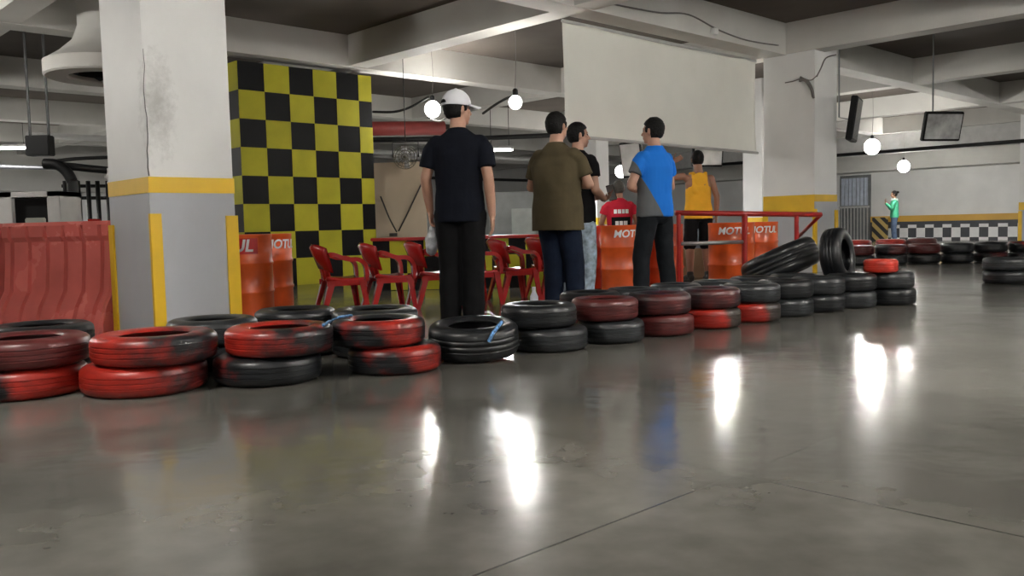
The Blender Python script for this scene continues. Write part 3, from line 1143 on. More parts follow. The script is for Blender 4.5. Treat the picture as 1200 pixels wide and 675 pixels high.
# ------------------------------------------------------------------ red handrail
root = empty('handrail', 'red tubular handrail with posts before the man in yellow and the banner pillar', 'railing', (0, 0, 0))
p0, p1 = at(792, 249.5, 9.7), at(962, 251.5, 10.3)
b = bmesh.new()
add_tube(b, [p0, p1], 0.030, 14)
build('top_rail', b, RAIL_RED, root, True)
for px in (870, 932, 795):
    t = (px - 792) / 170
    p = p0.lerp(p1, t)
    b = bmesh.new()
    add_tube(b, [V((p.x, p.y, 0)), p], 0.034 if px == 870 else 0.026, 12)
    add_lathe(b, [(0.07, 0.0), (0.07, 0.012), (0.03, 0.013)], 20, False, Matrix.Translation((p.x, p.y, 0)))
    build('post', b, RAIL_RED, root, 'auto')
b = bmesh.new()
pa, pb = p0.lerp(p1, 3 / 170), p0.lerp(p1, 78 / 170)
add_tube(b, [V((pa.x, pa.y, 0.56)), V((pb.x, pb.y, 0.56))], 0.022, 12)
t = build('lower_rail', b, STEEL, root, True)
t['label'] = 'bare steel lower rail'
b = bmesh.new()
add_tube(b, [p1, p1 + V((0.02, 0.9, -0.28))], 0.022, 10)
build('end_brace', b, RAIL_RED, root, True)
# beige panel below the lower rail
b = bmesh.new()
add_box(b, ((pa.x + pb.x) / 2 + .1, 12.6, 0.21), (0.95, 0.06, 0.42), None, 0.008)
tag(build('kick_panel', b, BRASS), 'low beige panel behind the legs of the man in yellow', 'panel')

# ------------------------------------------------------------------ banner
bl, br = uv(7.88, 7.32), uv(12.22, 7.32)
b = bmesh.new()
ncol, nrow = 60, 24
grid = []
for j in range(nrow + 1):
    row = []
    for i in range(ncol + 1):
        s, t = i / ncol, j / nrow
        p = bl.lerp(br, s)
        sag = 0.05 * 4 * s * (1 - s)
        zt, zb = 3.235 - 0.02 * math.sin(s * PI), 1.86 - 0.03 * s
        z = zt + (zb - zt) * t
        f = 0.03 * math.sin((s * 5 + t * 1.5) * 2) * (0.3 + t) * 0.7 + 0.03 * math.exp(-((s - 0.12 - 0.28 * t) / 0.06) ** 2) * (0.4 + t * .6) + 0.02 * math.exp(-((s - 0.92 + 0.2 * t) / 0.05) ** 2)
        row.append(V((p.x, p.y, z)) - VD * f)
    grid.append(row)
th = VD * 0.004
vf = [[b.verts.new(p) for p in r] for r in grid]
vb = [[b.verts.new(p + th) for p in r] for r in grid]
for j in range(nrow):
    for i in range(ncol):
        b.faces.new((vf[j][i], vf[j][i + 1], vf[j + 1][i + 1], vf[j + 1][i]))
        b.faces.new((vb[j][i], vb[j + 1][i], vb[j + 1][i + 1], vb[j][i + 1]))
for i in range(ncol):
    b.faces.new((vf[0][i], vb[0][i], vb[0][i + 1], vf[0][i + 1]))
    b.faces.new((vf[-1][i], vf[-1][i + 1], vb[-1][i + 1], vb[-1][i]))
for j in range(nrow):
    b.faces.new((vf[j][0], vf[j + 1][0], vb[j + 1][0], vb[j][0]))
    b.faces.new((vf[j][-1], vb[j][-1], vb[j + 1][-1], vf[j + 1][-1]))
ban = build('banner', b, BANNER, None, True)
tag(ban, 'big blank white banner hanging from the ceiling beam by the pillar', 'banner')
b = bmesh.new()
add_tube(b, [bl + V((0, 0, 3.24)), br + V((0, 0, 3.24))], 0.022, 10)
build('hanging_rod', b, GREY_METAL, ban, True)
b = bmesh.new()
add_tube(b, [bl - VD * .03 + V((0, 0, 1.87)), br - VD * .03 + V((0, 0, 1.84))], 0.02, 10)
build('bottom_rod', b, GREY_METAL, ban, True)
b = bmesh.new()
q = at(836, 51.5, 12.1)
add_box(b, V((0, 0, 0)), (0.11, 0.07, 0.08), None, 0.008)
tag(build('junction_box', b, WHITE_PAINT, loc=uv(q.dot(UD), 6.83, 3.36), rotz=GRID_ROT), 'small white junction box on the beam above the banner', 'box')

# wires on the beam and the pillar
def cable(pts, r, label, m=CABLE, n=6):
    b = bmesh.new()
    add_tube(b, smooth_path(pts, n), r, 8)
    tag(build('cable', b, m, None, True), label, 'cable')


def on_beam(px, py):
    """point on the front face (v = 6.87) of the beam above the banner"""
    r = FW + RT * ((px - 600) / F_PX) - UP * ((py - 337.5) / F_PX)
    return CP + r * ((6.852 - CP.dot(VD)) / r.dot(VD))


cable([on_beam(x, y) for x, y in ((700, 1), (745, 10), (775, 15), (807, 17), (840, 34), (868, 45), (890, 50), (912, 53))], 0.011, 'thin dark cable sagging along the beam above the banner', CABLE_G)
cable([at(437, 131, 14.6), at(462, 131, 14.4), at(482, 125, 14.3), at(503, 113, 14.3)], 0.02, 'black cable running from the checkered wall to the lit lamp')
cable([at(566, 133, 12.3), at(580, 123, 12.0), at(592, 116, 11.7), at(600, 113, 11.45)], 0.018, 'black cable leading to the lamp right of the white cap')
cable([at(505, 140, 14.4), at(516, 142, 14.3), at(528, 134, 14.2), at(536, 124, 14.2)], 0.014, 'white cable loop below the lamp left of the white cap', WHITE_PAINT)


def on_pillar(px, py):
    """point on the left face (u = 12.35) of the pillar by the banner"""
    r = FW + RT * ((px - 600) / F_PX) - UP * ((py - 337.5) / F_PX)
    return CP + r * ((12.32 - CP.dot(UD)) / r.dot(UD))


b = bmesh.new()
for k in range(7):
    o0 = random.uniform(-3, 3)
    add_tube(b, smooth_path([on_pillar(938 + o0, 92 + random.uniform(-2, 3)), on_pillar(945 + o0, 95), on_pillar(951 + o0 * .5, 104), on_pillar(953 + o0 * .4, 113 + random.uniform(-3, 3))], 5), 0.016, 6)
add_tube(b, smooth_path([on_pillar(920, 97), on_pillar(930, 95), on_pillar(940, 92), on_pillar(950, 94), on_pillar(958, 88)], 5), 0.008, 6)
add_tube(b, smooth_path([on_pillar(957, 90), on_pillar(962, 80), on_pillar(968, 68), on_pillar(980, 64)], 5), 0.010, 6)
tag(build('cable_bundle', b, CABLE_G, None, True), 'grey tangle of cable hanging on the pillar beside the banner', 'cable')


# ------------------------------------------------------------------ screens
def screen(p, w, h, yaw, pitch, label, sm, depth=0.07, top=None):
    root = empty('television', label, 'screen', p, yaw)
    rx = Matrix.Rotation(pitch, 3, 'X')
    b = bmesh.new()
    add_box(b, (0, 0, 0), (w, depth, h), rx, 0.012)
    build('casing', b, BLACK_PLASTIC, root)
    b = bmesh.new()
    add_box(b, rx @ V((0, -depth / 2 - 0.001, 0)), (w - 0.06, 0.006, h - 0.07), rx)
    build('display', b, sm, root)
    b = bmesh.new()
    add_tube(b, [V((0, depth * 0.5, 0)), V((0, 0.22, 0.05)), V((0, 0.22, SLAB_Z - p.z))], 0.012, 10)
    build('ceiling_mount', b, MID_GREY, root)
    return root


screen(at(741, 187, 16), 0.50, 0.64, math.radians(-48), math.radians(10), 'grey screen hanging between the man in black and the blue shirted man', SCREEN_L)
screen(at(829, 180, 16), 0.60, 0.47, math.radians(14), math.radians(8), 'pale screen hanging behind the head of the man in yellow', SCREEN_L)
screen(at(1104, 148, 14), 0.68, 0.46, math.radians(12), math.radians(14), 'grey screen hanging from the ceiling above the far tyre row', SCREEN)
screen(at(1001, 140, 13.6), 0.62, 0.66, math.radians(62), math.radians(8), 'dark screen seen from the side beside the banner pillar', SCREEN_D, 0.10)

# ------------------------------------------------------------------ behind, centre left
# beige board
q0, q1 = at(436, 278, 14.2), at(501, 278, 14.2)
root = empty('partition_board', 'tall beige board standing between the checkered wall and the capped man', 'board', ((q0.x + q1.x) / 2, 14.2, 0))
b = bmesh.new()
add_box(b, (0, 0, 0.93), (q1.x - q0.x, 0.04, 1.86), None, 0.004)
build('panel', b, BOARD, root)
b = bmesh.new()
for s in (-1, 1):
    add_box(b, (s * 0.3, 0.2, 0.04), (0.06, 0.5, 0.08))
build('foot', b, BLACK_METAL, root)
b = bmesh.new()
for pts in ([at(494, 215, 14.1), at(480, 245, 14.1), at(467, 271, 14.1)], [at(446, 230, 14.1), at(456, 255, 14.1), at(465, 272, 14.1)]):
    add_tube(b, smooth_path(pts, 4), 0.012, 8)
add_box(b, at(461, 275, 14.08), (0.12, 0.06, 0.05))
tag(build('cable', b, CABLE, None, True), 'two cords meeting in a clip before the beige board', 'cable')
# round fan
q = at(475, 184, 13.8)
root = empty('ceiling_fan', 'round grey fan in a bracket above the beige board', 'fan', q)
b = bmesh.new()
for rr in (0.05, 0.10, 0.15, 0.185):
    pts = [V((rr * math.cos(a), -0.06 + 0.06 * (rr / 0.185) ** 2, rr * math.sin(a))) for a in [2 * PI * k / 28 for k in range(29)]]
    add_tube(b, pts, 0.006, 6)
for k in range(16):
    a = 2 * PI * k / 16
    add_tube(b, [V((0, -0.06, 0)), V((0.185 * math.cos(a), 0, 0.185 * math.sin(a)))], 0.004, 5)
build('guard', b, mat('dull olive wire', (0.12, 0.11, 0.08), 0.5), root)
b = bmesh.new()
for k in range(4):
    a = PI / 2 * k
    r_ = Matrix.Rotation(a, 3, 'Y')
    for j in range(1):
        add_box(b, r_ @ V((0.09, 0.03, 0.02)), (0.15, 0.012, 0.09), r_ @ Matrix.Rotation(0.4, 3, 'X'))
build('blades', b, GREY_PAINT, root)
b = bmesh.new()
m_ = Matrix.Translation((0, 0.04, 0)) @ Matrix.Rotation(-PI / 2, 4, 'X')
add_lathe(b, [(0.05, 0.0), (0.07, 0.03), (0.07, 0.10), (0.03, 0.13)], 20, False, m_)
build('motor', b, mat('olive grey metal', (0.13, 0.12, 0.09), 0.5), root, 'auto')
b = bmesh.new()
add_tube(b, [V((-0.2, 0.06, 0)), V((-0.2, 0.06, 0.24)), V((0.2, 0.06, 0.24)), V((0.2, 0.06, 0))], 0.012, 8)
add_tube(b, [V((0, 0.06, 0.24)), V((0, 0.06, SLAB_Z - q.z))], 0.007, 8)
build('bracket', b, BLACK_METAL, root)
# dark partition between the capped man and the olive man
q0, q1 = at(574, 270, 15.5), at(648, 270, 15.5)
b = bmesh.new()
add_box(b, ((q0.x + q1.x) / 2, 15.5, 0.70), (q1.x - q0.x, 0.06, 1.40), None, 0.006)
tag(build('partition_board', b, MID_GREY), 'dark grey board between the capped man and the olive shirted man', 'board')
b = bmesh.new()
q0 = at(614, 262, 15.2)
add_box(b, (q0.x, 15.3, 0.55), (0.42, 0.05, 1.1), None, 0.006)
tag(build('partition_board', b, mat('pale grey green board', (0.25, 0.27, 0.26), 0.6)), 'smaller pale grey board leaning before the dark grey board', 'board')
# long dark pipe and red pipe below the ceiling
b = bmesh.new()
add_tube(b, [at(430, 164, 17), at(540, 163, 17.6), at(660, 158, 18.2)], 0.05, 10)
tag(build('pipe', b, BLACK_METAL, None, True), 'long dark pipe running below the ceiling behind the capped man', 'pipe')
b = bmesh.new()
add_tube(b, [at(420, 151, 17.5), at(520, 150, 18.2)], 0.14, 14)
tag(build('pipe', b, RED_PIPE, None, True), 'short thick red pipe below the ceiling right of the checkered wall', 'pipe')
b = bmesh.new()
add_tube(b, [uv(5.0, 18.6, 2.75), uv(24, 18.6, 2.75)], 0.06, 10)
tag(build('pipe', b, GREY_METAL, None, True), 'long pale grey pipe under the ceiling beams', 'pipe')
b = bmesh.new()
add_tube(b, [uv(5.0, 23, 2.45), uv(26, 23, 2.45)], 0.05, 10)
tag(build('pipe', b, BLACK_METAL, None, True), 'farthest dark pipe under the ceiling beams', 'pipe')
b = bmesh.new()
add_tube(b, [uv(24.5, 0, 2.62), uv(24.5, 16, 2.62)], 0.05, 10)
tag(build('pipe', b, BLACK_METAL, None, True), 'dark pipe crossing under the ceiling before the far white wall', 'pipe')

# ------------------------------------------------------------------ behind, left
# round extractor under the ceiling
q = at(130, 92, 10.6)
root = empty('ceiling_extractor', 'round white extractor hood with dark round mouth under the left ceiling', 'ventilator', V((q.x, q.y, 0)))
zb = q.z
b = bmesh.new()
add_lathe(b, [(0.45, zb + 0.02), (0.47, zb), (0.70, zb), (0.72, zb + 0.02), (0.72, zb + 0.17), (0.69, zb + 0.185), (0.55, zb + 0.28), (0.40, zb + 0.42), (0.33, zb + 0.6), (0.33, SLAB_Z), (0.30, SLAB_Z), (0.30, zb + 0.6), (0.445, zb + 0.22)], 56, True)
build('hood', b, BEAM_PAINT, root, 'auto')
b = bmesh.new()
add_lathe(b, [(0.0, zb + 0.06), (0.44, zb + 0.06), (0.44, zb + 0.09), (0.0, zb + 0.09)], 40)  # black disc closing the mouth, paints in the shade inside the hood
for k in range(5):
    a = 2 * PI * k / 5
    add_box(b, (0.2 * math.cos(a), 0.2 * math.sin(a), zb + 0.045), (0.30, 0.13, 0.012), Euler((0.4, 0, a)).to_matrix())
build('shade_disc_and_blades', b, mat('painted shade black', (0.003, 0.003, 0.003), 0.8, spec=0.1), root)
# hanging black box
q = at(47, 171, 11)
root = empty('hanging_box', 'black box hung on two straps from the beam above the left barrier', 'box', q)
b = bmesh.new()
add_box(b, (0, 0, 0), (0.29, 0.16, 0.25), None, 0.01)
build('casing', b, BLACK_PLASTIC, root)
for s in (-1, 1):
    b = bmesh.new()
    add_box(b, (s * 0.115, 0, 0.12 + (SLAB_Z - q.z - 0.12) / 2), (0.03, 0.012, SLAB_Z - q.z - 0.12))
    build('strap', b, BLACK_METAL, root)
# grey cabinet
qa, qb = at(-24, 262, 9.6), at(77, 262, 9.6)
root = empty('metal_cabinet', 'light grey metal cabinet with a dark opening behind the left barrier', 'cabinet', ((qa.x + qb.x) / 2, 9.75, 0))
b = bmesh.new()
w = qb.x - qa.x
hh = 1.29
for c, s in (((-w / 2 + 0.21, 0, hh / 2), (0.42, 0.5, hh)), ((w / 2 - 0.07, 0, hh / 2), (0.14, 0.5, hh)), ((0, 0, hh - 0.03), (w, 0.5, 0.06)), ((0, 0.23, hh / 2), (w, 0.04, hh)), ((0, 0, 0.42), (w, 0.5, 0.84)), ):
    add_box(b, c, s, None, 0.006)
build('casing', b, GREY_METAL, root)
b = bmesh.new()
add_box(b, (0.14, 0.02, 1.03), (w - 0.56, 0.42, 0.38))
build('dark_interior', b, BLACK_PLASTIC, root)
b = bmesh.new()
add_box(b, (0.17, -0.2, 0.94), (0.22, 0.03, 0.14), None, 0.01)
build('inner_plate', b, mat('greenish plate', (0.30, 0.31, 0.27), 0.5), root)
# black pipe rack
root = empty('pipe_rack', 'black metal rack of bent tubes and upright bars beside the near pillar', 'rack', (0, 0, 0))
D_ = 10.2
b = bmesh.new()
add_tube(b, smooth_path([at(52, 192, D_), at(66, 193, D_), at(77, 200, D_), at(84, 212, D_), at(86, 228, D_), V((at(86, 258, D_).x, D_, 0))], 6), 0.062, 12)
build('bent_tube', b, BLACK_METAL, root, True)
b = bmesh.new()
add_tube(b, [at(60, 193, D_), at(140, 201, D_ + .4)], 0.045, 10)
add_tube(b, smooth_path([at(56, 190, D_), at(90, 186, D_ + .4), at(140, 184, D_ + .9)], 4), 0.022, 10)
build('top_tube', b, BLACK_METAL, root, True)
for k, px in enumerate((76, 91, 103, 114, 126)):
    p = at(px, 212, D_ + 0.25 + 0.05 * k)
    b = bmesh.new()
    add_tube(b, [V((p.x, p.y, 0)), p], 0.026, 10)
    build('upright_bar', b, BLACK_METAL, root, True)
b = bmesh.new()
for py in (218, 232):
    add_tube(b, [at(72, py, D_ + .25), at(135, py, D_ + .5)], 0.02, 8)
build('cross_bar', b, BLACK_METAL, root, True)
b = bmesh.new()
q = at(128, 207, 7.4)
pts = [at(130, 198, 7.62), at(126, 206, 7.62), at(129, 213, 7.6), at(132, 220, 7.62)]
add_tube(b, smooth_path(pts, 4), [0.02 + 0.012 * math.sin(i * 1.7) for i in range(13)], 8)
tag(build('crumpled_bag', b, mat('clear crumpled film', (0.7, 0.7, 0.7), 0.2, bump=0.6, bscale=60), None, True), 'crumpled clear plastic wrap clinging to the near pillar', 'plastic wrap')

# white bottle
root = empty('bottle', 'small white bottle on the floor between the red chairs and the olive man', 'bottle', (px_x(626, 8.45, 0.05), 8.45, 0))
b = bmesh.new()
add_lathe(b, [(0.035, 0.0), (0.038, 0.01), (0.038, 0.12), (0.02, 0.16), (0.016, 0.18)], 20)
build('body', b, WHITE_CLOTH, root, 'auto')
b = bmesh.new()
add_lathe(b, [(0.019, 0.178), (0.019, 0.21), (0.0, 0.212)], 16)
build('cap', b, WHITE_PAINT, root, 'auto')
#PEOPLE
# ------------------------------------------------------------------ people
def rot_from(x, y, z):
    return Matrix((x, y, z)).transposed()


def add_hand(bm, wrist, d, n, t, s=1.0, curl=0.35, thumb_in=0.3):
    """palm, four unequal fingers and a side thumb; d = finger direction, n = the way the palm faces, t = thumb side"""
    d = d.normalized()
    n = (n - d * n.dot(d)).normalized()
    t0 = d.cross(n).normalized()
    t = t0 if t0.dot(t) > 0 else -t0
    R_ = rot_from(t, n, d)
    add_ell(bm, wrist + d * 0.05 * s, (0.040 * s, 0.016 * s, 0.056 * s), R_, 16)
    add_capsule(bm, wrist - d * 0.02 * s, wrist + d * 0.03 * s, 0.026 * s, 0.028 * s, 12, 0.75, n)
    for off, ln in ((0.031, 0.072), (0.0105, 0.082), (-0.0105, 0.076), (-0.030, 0.058)):
        p = wrist + d * 0.088 * s + t * off * s
        dd = (d + t * off * 1.6).normalized()
        ax = t
        for k, f in enumerate((0.45, 0.32, 0.26)):
            a = curl * (0.7, 1.0, 0.8)[k]
            dd = (Matrix.Rotation(a if (Matrix.Rotation(a, 3, ax) @ dd).dot(n) > dd.dot(n) else -a, 3, ax) @ dd).normalized()
            q_ = p + dd * ln * f * s
            add_capsule(bm, p, q_, 0.0085 * s * (1 - .08 * k), 0.0078 * s * (1 - .08 * k), 8)
            p = q_
    p = wrist + d * 0.03 * s + t * 0.03 * s
    dd = (d * 0.75 + t * 0.8 + n * thumb_in).normalized()
    for k, ln in enumerate((0.036, 0.030, 0.024)):
        q_ = p + dd * ln * s
        add_capsule(bm, p, q_, 0.0115 * s - 0.001 * k, 0.010 * s - 0.001 * k, 8)
        p = q_
        dd = (dd + d * 0.25 + n * 0.15).normalized()


def person(label, loc, yaw, H, skin, shirt, trousers, shoe, *, girth=1.0, arms, legs=None, head_yaw=0.0, head_pitch=0.0,
           hair='short', hair_mat=None, cap=False, voxel=0.0065, sleeve=0.55, shirt_len=0.84, tank=False, shorts=False, seated=False, sole=None, spine=0.0, leg=1.0, group=None):
    S = H / 1.75
    seed = random.random() * 50
    dz = -0.32 if seated else 0.0          # drop of the pelvis when seated
    Z = lambda z: z + dz

    def P(v):
        return V(v) + V((0, spine * max(0, (v[2] - 0.9)), dz))
    sr, sl = P((0.185, 0, 1.415)), P((-0.185, 0, 1.415))
    L_ = legs or {}
    legs_ = []
    for s, nm in ((1, 'r'), (-1, 'l')):
        hip, knee, ank, fy = L_.get(nm, ((0.092 * s, 0, 0.90), (0.105 * s, 0.02, 0.49), (0.11 * s, -0.02, 0.085), -8 * s))
        legs_.append((V(hip), V(knee), V(ank), math.radians(fy)))
    # --- one continuous body
    b = bmesh.new()

    def ring(z, rx, ry, cy=0.0, n=28):
        c = P((0, cy, z))
        return [c + V((rx * math.cos(2 * PI * k / n) * (1 if abs(math.cos(2 * PI * k / n)) < .7 else 1.0), ry * math.sin(2 * PI * k / n), 0)) for k in range(n)]
    g = girth
    loft(b, [ring(0.83, 0.09, 0.07), ring(0.87, 0.155, 0.105), ring(0.95, 0.168 * g, 0.112 * g, -0.01), ring(1.06, 0.150 * g, 0.10 * g), ring(1.18, 0.156 * g, 0.107 * g), ring(1.30, 0.170 * g, 0.113 * g), ring(1.37, 0.170, 0.098), ring(1.42, 0.125, 0.080), ring(1.475, 0.066, 0.063)])
    add_capsule(b, P((0, -0.012, 1.44)), P((0, 0.012, 1.57)), 0.062, 0.056, 18)
    hc = P((0, 0.018, 1.635))
    HR = Matrix.Rotation(head_yaw, 3, 'Z') @ Matrix.Rotation(head_pitch, 3, 'X')

    def hp(x, y, z):
        return hc + HR @ V((x, y, z))
    add_ell(b, hp(0, -0.012, 0.02), (0.076, 0.094, 0.095), HR)
    add_ell(b, hp(0, 0.028, -0.045), (0.058, 0.064, 0.073), HR)
    add_ell(b, hp(0, 0.060, -0.092), (0.028, 0.025, 0.020), HR, 14)     # chin
    add_ell(b, hp(0, 0.070, 0.022), (0.052, 0.018, 0.012), HR, 14)      # brow
    add_capsule(b, hp(0, 0.078, 0.012), hp(0, 0.103, -0.028), 0.008, 0.0135, 10)   # nose
    for s in (-1, 1):
        add_ell(b, hp(0.010 * s, 0.092, -0.031), (0.009, 0.010, 0.007), HR, 10)
        add_ell(b, hp(0.036 * s, 0.064, -0.018), (0.020, 0.020, 0.018), HR, 12)    # cheek
        add_ell(b, hp(0.077 * s, -0.006, -0.008), (0.010, 0.019, 0.032), HR @ Matrix.Rotation(0.35 * -s, 3, 'Z'), 14)   # ear
    add_ell(b, hp(0, 0.086, -0.058), (0.024, 0.010, 0.006), HR, 12)
    add_ell(b, hp(0, 0.084, -0.070), (0.020, 0.010, 0.007), HR, 12)
    AJ = []
    for s, nm, sh in ((1, 'r', sr), (-1, 'l', sl)):
        e, w, d, n, t, curl = arms[nm]
        e, w, d, n, t = P(e), P(w), V(d), V(n), V(t)
        AJ.append((sh, e, w))
        add_ell(b, sh + V((-0.03 * s, 0, -0.035)), (0.052, 0.050, 0.050), None, 16)
        add_capsule(b, sh.lerp(e, 0.13) + V((-0.012 * s, 0, 0)), e, 0.048, 0.040, 16)
        add_capsule(b, e, e.lerp(w, 0.35), 0.040, 0.041, 16)
        add_capsule(b, e.lerp(w, 0.35), w, 0.041, 0.027, 16)
        add_hand(b, w, d, n, t, 1.0, curl)
    for hip, knee, ank, fy in legs_:
        add_capsule(b, hip, knee, 0.084, 0.056, 18)
        add_capsule(b, knee, knee.lerp(ank, 0.35), 0.056, 0.058, 18)
        add_capsule(b, knee.lerp(ank, 0.35), ank, 0.058, 0.036, 18)
        f = V((math.sin(-fy), math.cos(fy), 0))
        add_capsule(b, ank + V((0, 0, -0.035)) - f * 0.02, ank + f * 0.14 + V((0, 0, -0.055)), 0.036, 0.026, 12)
    me = remesh(b, voxel, 3)
    o = build('person', me, skin)
    for f in o.data.polygons:
        f.use_smooth = True
    o.location = loc
    o.rotation_euler = (0, 0, yaw)
    o.scale = (S, S, S)
    tag(o, label, 'person', group)
    # --- eyes
    for s in (-1, 1):
        b = bmesh.new()
        add_ell(b, hp(0.030 * s, 0.0745, 0.004), (0.0125, 0.008, 0.007), HR, 12)
        build('eye', b, EYE, o, True)
    # --- hair
    b = bmesh.new()

    def half(bm2, co, no):
        r = bmesh.ops.bisect_plane(bm2, geom=bm2.verts[:] + bm2.edges[:] + bm2.faces[:], plane_co=co, plane_no=no, clear_outer=True)
        bmesh.ops.holes_fill(bm2, edges=[e for e in bm2.edges if e.is_boundary], sides=0)
    h1 = bmesh.new()
    add_ell(h1, (0, -0.014, 0.024), (0.0845, 0.1035, 0.1035), None, 28)
    half(h1, V((0, 0.055, 0.055)), V((0, 0.62, -1)).normalized())
    h2 = bmesh.new()
    add_ell(h2, (0, -0.016, 0.0), (0.0825, 0.094, 0.094), None, 28)
    half(h2, V((0, -0.012, 0.0)), V((0, 1, 0)))
    half(h2, V((0, 0, -0.066)), V((0, 0, -1)))
    h3 = bmesh.new()
    for s in (-1, 1):
        add_ell(h3, (0.074 * s, 0.022, 0.012), (0.010, 0.018, 0.032), None, 12)
    if hair == 'bun':
        add_ell(h3, (0, -0.125, 0.055), (0.046, 0.046, 0.042), None, 16)
    if hair == 'spiky':
        for k in range(2):
            add_capsule(h3, V((0.012 - 0.03 * k, -0.03, 0.10)), V((0.02 - 0.045 * k, -0.03, 0.155)), 0.02, 0.006, 8)
    for hb in (h1, h2, h3):
        hb.transform(Matrix.Translation(hc) @ HR.to_4x4())
        tmp = bpy.data.meshes.new('h')
        hb.to_mesh(tmp)
        hb.free()
        b.from_mesh(tmp)
        bpy.data.meshes.remove(tmp)
    hm = remesh(b, 0.006, 2, 0.003, (60, 60, 60), seed)
    build('hair', hm, hair_mat or HAIR, o, True)
    if cap:
        b = bmesh.new()
        add_ell(b, (0, -0.012, 0.030), (0.094, 0.114, 0.116), None, 36)
        half(b, V((0, 0, 0.024)), V((0, -0.05, -1)).normalized())
        # brim curving down at its sides
        rings = []
        for i in range(13):
            a = -1.05 + 2.1 * i / 12
            x = 0.085 * math.sin(a) / math.sin(1.05)
            y0, y1 = 0.092 * math.cos(a * 0.8), 0.10 + 0.085 * math.cos(a * 1.2)
            z = 0.040 - 0.020 * (a / 1.05) ** 2
            rings.append([V((x, y0 - 0.02, z + 0.006)), V((x * 0.95, y1, z - 0.018)), V((x * 0.95, y1, z - 0.024)), V((x, y0 - 0.02, z - 0.002))])
        loft(b, rings)
        b.transform(Matrix.Translation(hc) @ HR.to_4x4())
        cp = build('cap', b, WHITE_CLOTH, o, True)
        b = bmesh.new()      # dark half-moon opening over the strap
        add_ell(b, (0, -0.113, 0.036), (0.040, 0.016, 0.036), None, 20)
        half(b, V((0, 0, 0.042)), V((0, 0, -1)))
        b.transform(Matrix.Translation(hc) @ HR.to_4x4())
        build('strap_opening', b, HAIR, cp, True)
        b = bmesh.new()
        add_ell(b, (0, -0.012, 0.146), (0.012, 0.012, 0.006), None, 10)
        b.transform(Matrix.Translation(hc) @ HR.to_4x4())
        build('top_button', b, WHITE_CLOTH, cp, True)
    # --- shirt
    b = bmesh.new()
    e = 0.018
    zl = shirt_len
    if tank:
        loft(b, [ring(zl, 0.190 * g, 0.138 * g), ring(0.95, 0.186 * g, 0.134 * g), ring(1.06, 0.166 * g, 0.118 * g), ring(1.18, 0.168 * g, 0.122 * g), ring(1.27, 0.160 * g, 0.127 * g)])
        for s in (-1, 1):
            for y, z0 in ((-0.075, 1.22), (0.075, 1.22)):
                add_capsule(b, P((0.065 * s, y * 1.35, z0)), P((0.085 * s, y * 0.7, 1.44)), 0.055, 0.026, 12, 0.5, V((0, 1, 0)))
            add_capsule(b, P((0.085 * s, -0.055, 1.445)), P((0.085 * s, 0.055, 1.445)), 0.026, 0.026, 10)
        add_ell(b, P((0, -0.062, 1.33)), (0.105, 0.062, 0.13), None, 20)
        add_ell(b, P((0, 0.07, 1.27)), (0.105, 0.06, 0.10), None, 20)
    else:
        loft(b, [ring(zl, 0.192 * g, 0.140 * g), ring(0.95, 0.190 * g, 0.137 * g), ring(1.06, 0.176 * g, 0.126 * g), ring(1.18, 0.180 * g, 0.130 * g), ring(1.30, 0.190 * g, 0.133 * g), ring(1.37, 0.200, 0.122), ring(1.415, 0.176, 0.110), ring(1.45, 0.125, 0.097), ring(1.485, 0.078, 0.080, -0.004), ring(1.50, 0.070, 0.074, -0.002)])
        for (sh, el, wr), s in zip(AJ, (1, -1)):
            m_ = sh.lerp(el, sleeve if sleeve <= 1 else 1)
            add_ell(b, sh + V((-0.030 * s, 0, -0.030)), (0.074, 0.074, 0.066), None, 18)
            # open ended sleeve, flaring a little
            x, y, d = frame(m_ - sh)
            loft(b, [[c + (x * math.cos(2 * PI * k / 18) + y * math.sin(2 * PI * k / 18)) * r for k in range(18)] for c, r in ((sh.lerp(m_, .06) + V((-0.02 * s, 0, -0.01)), 0.060), (sh.lerp(m_, .35), 0.064), (m_, 0.067))])
            if sleeve > 1:
                add_capsule(b, el, wr.lerp(el, 0.08), 0.056, 0.040, 14)
    if not seated:
        pass
    sm_ = remesh(b, 0.008, 6, 0.005, (9, 9, 5), seed)
    build('vest' if tank else 't_shirt', sm_, shirt, o, True)
    # --- trousers
    b = bmesh.new()
    loft(b, [ring(0.80, 0.10, 0.075), ring(0.84, 0.170, 0.118), ring(0.88, 0.168 * g, 0.114 * g, -0.004), ring(0.96, 0.160 * g, 0.105 * g)])
    for hip, knee, ank, fy in legs_:
        add_capsule(b, hip + V((0, 0, -0.02)), knee, 0.100 * leg, 0.086 if shorts else 0.080 * leg, 20)
        if not shorts:
            add_capsule(b, knee, ank + V((0, 0, 0.0)), 0.080 * leg, 0.070 * leg, 20)
            add_capsule(b, ank + V((0, 0, 0.03)), ank + V((0, 0, -0.02)), 0.071 * leg, 0.072 * leg, 20)
        else:
            x, y, d = frame(knee - hip)
            loft(b, [[c + (x * math.cos(2 * PI * k / 18) + y * math.sin(2 * PI * k / 18)) * r for k in range(18)] for c, r in ((hip, 0.09), (knee - d * 0.06, 0.096))])
    tm = remesh(b, 0.009, 3, 0.007, (8, 8, 7), seed + 3)
    build('shorts' if shorts else 'trousers', tm, trousers, o, True)
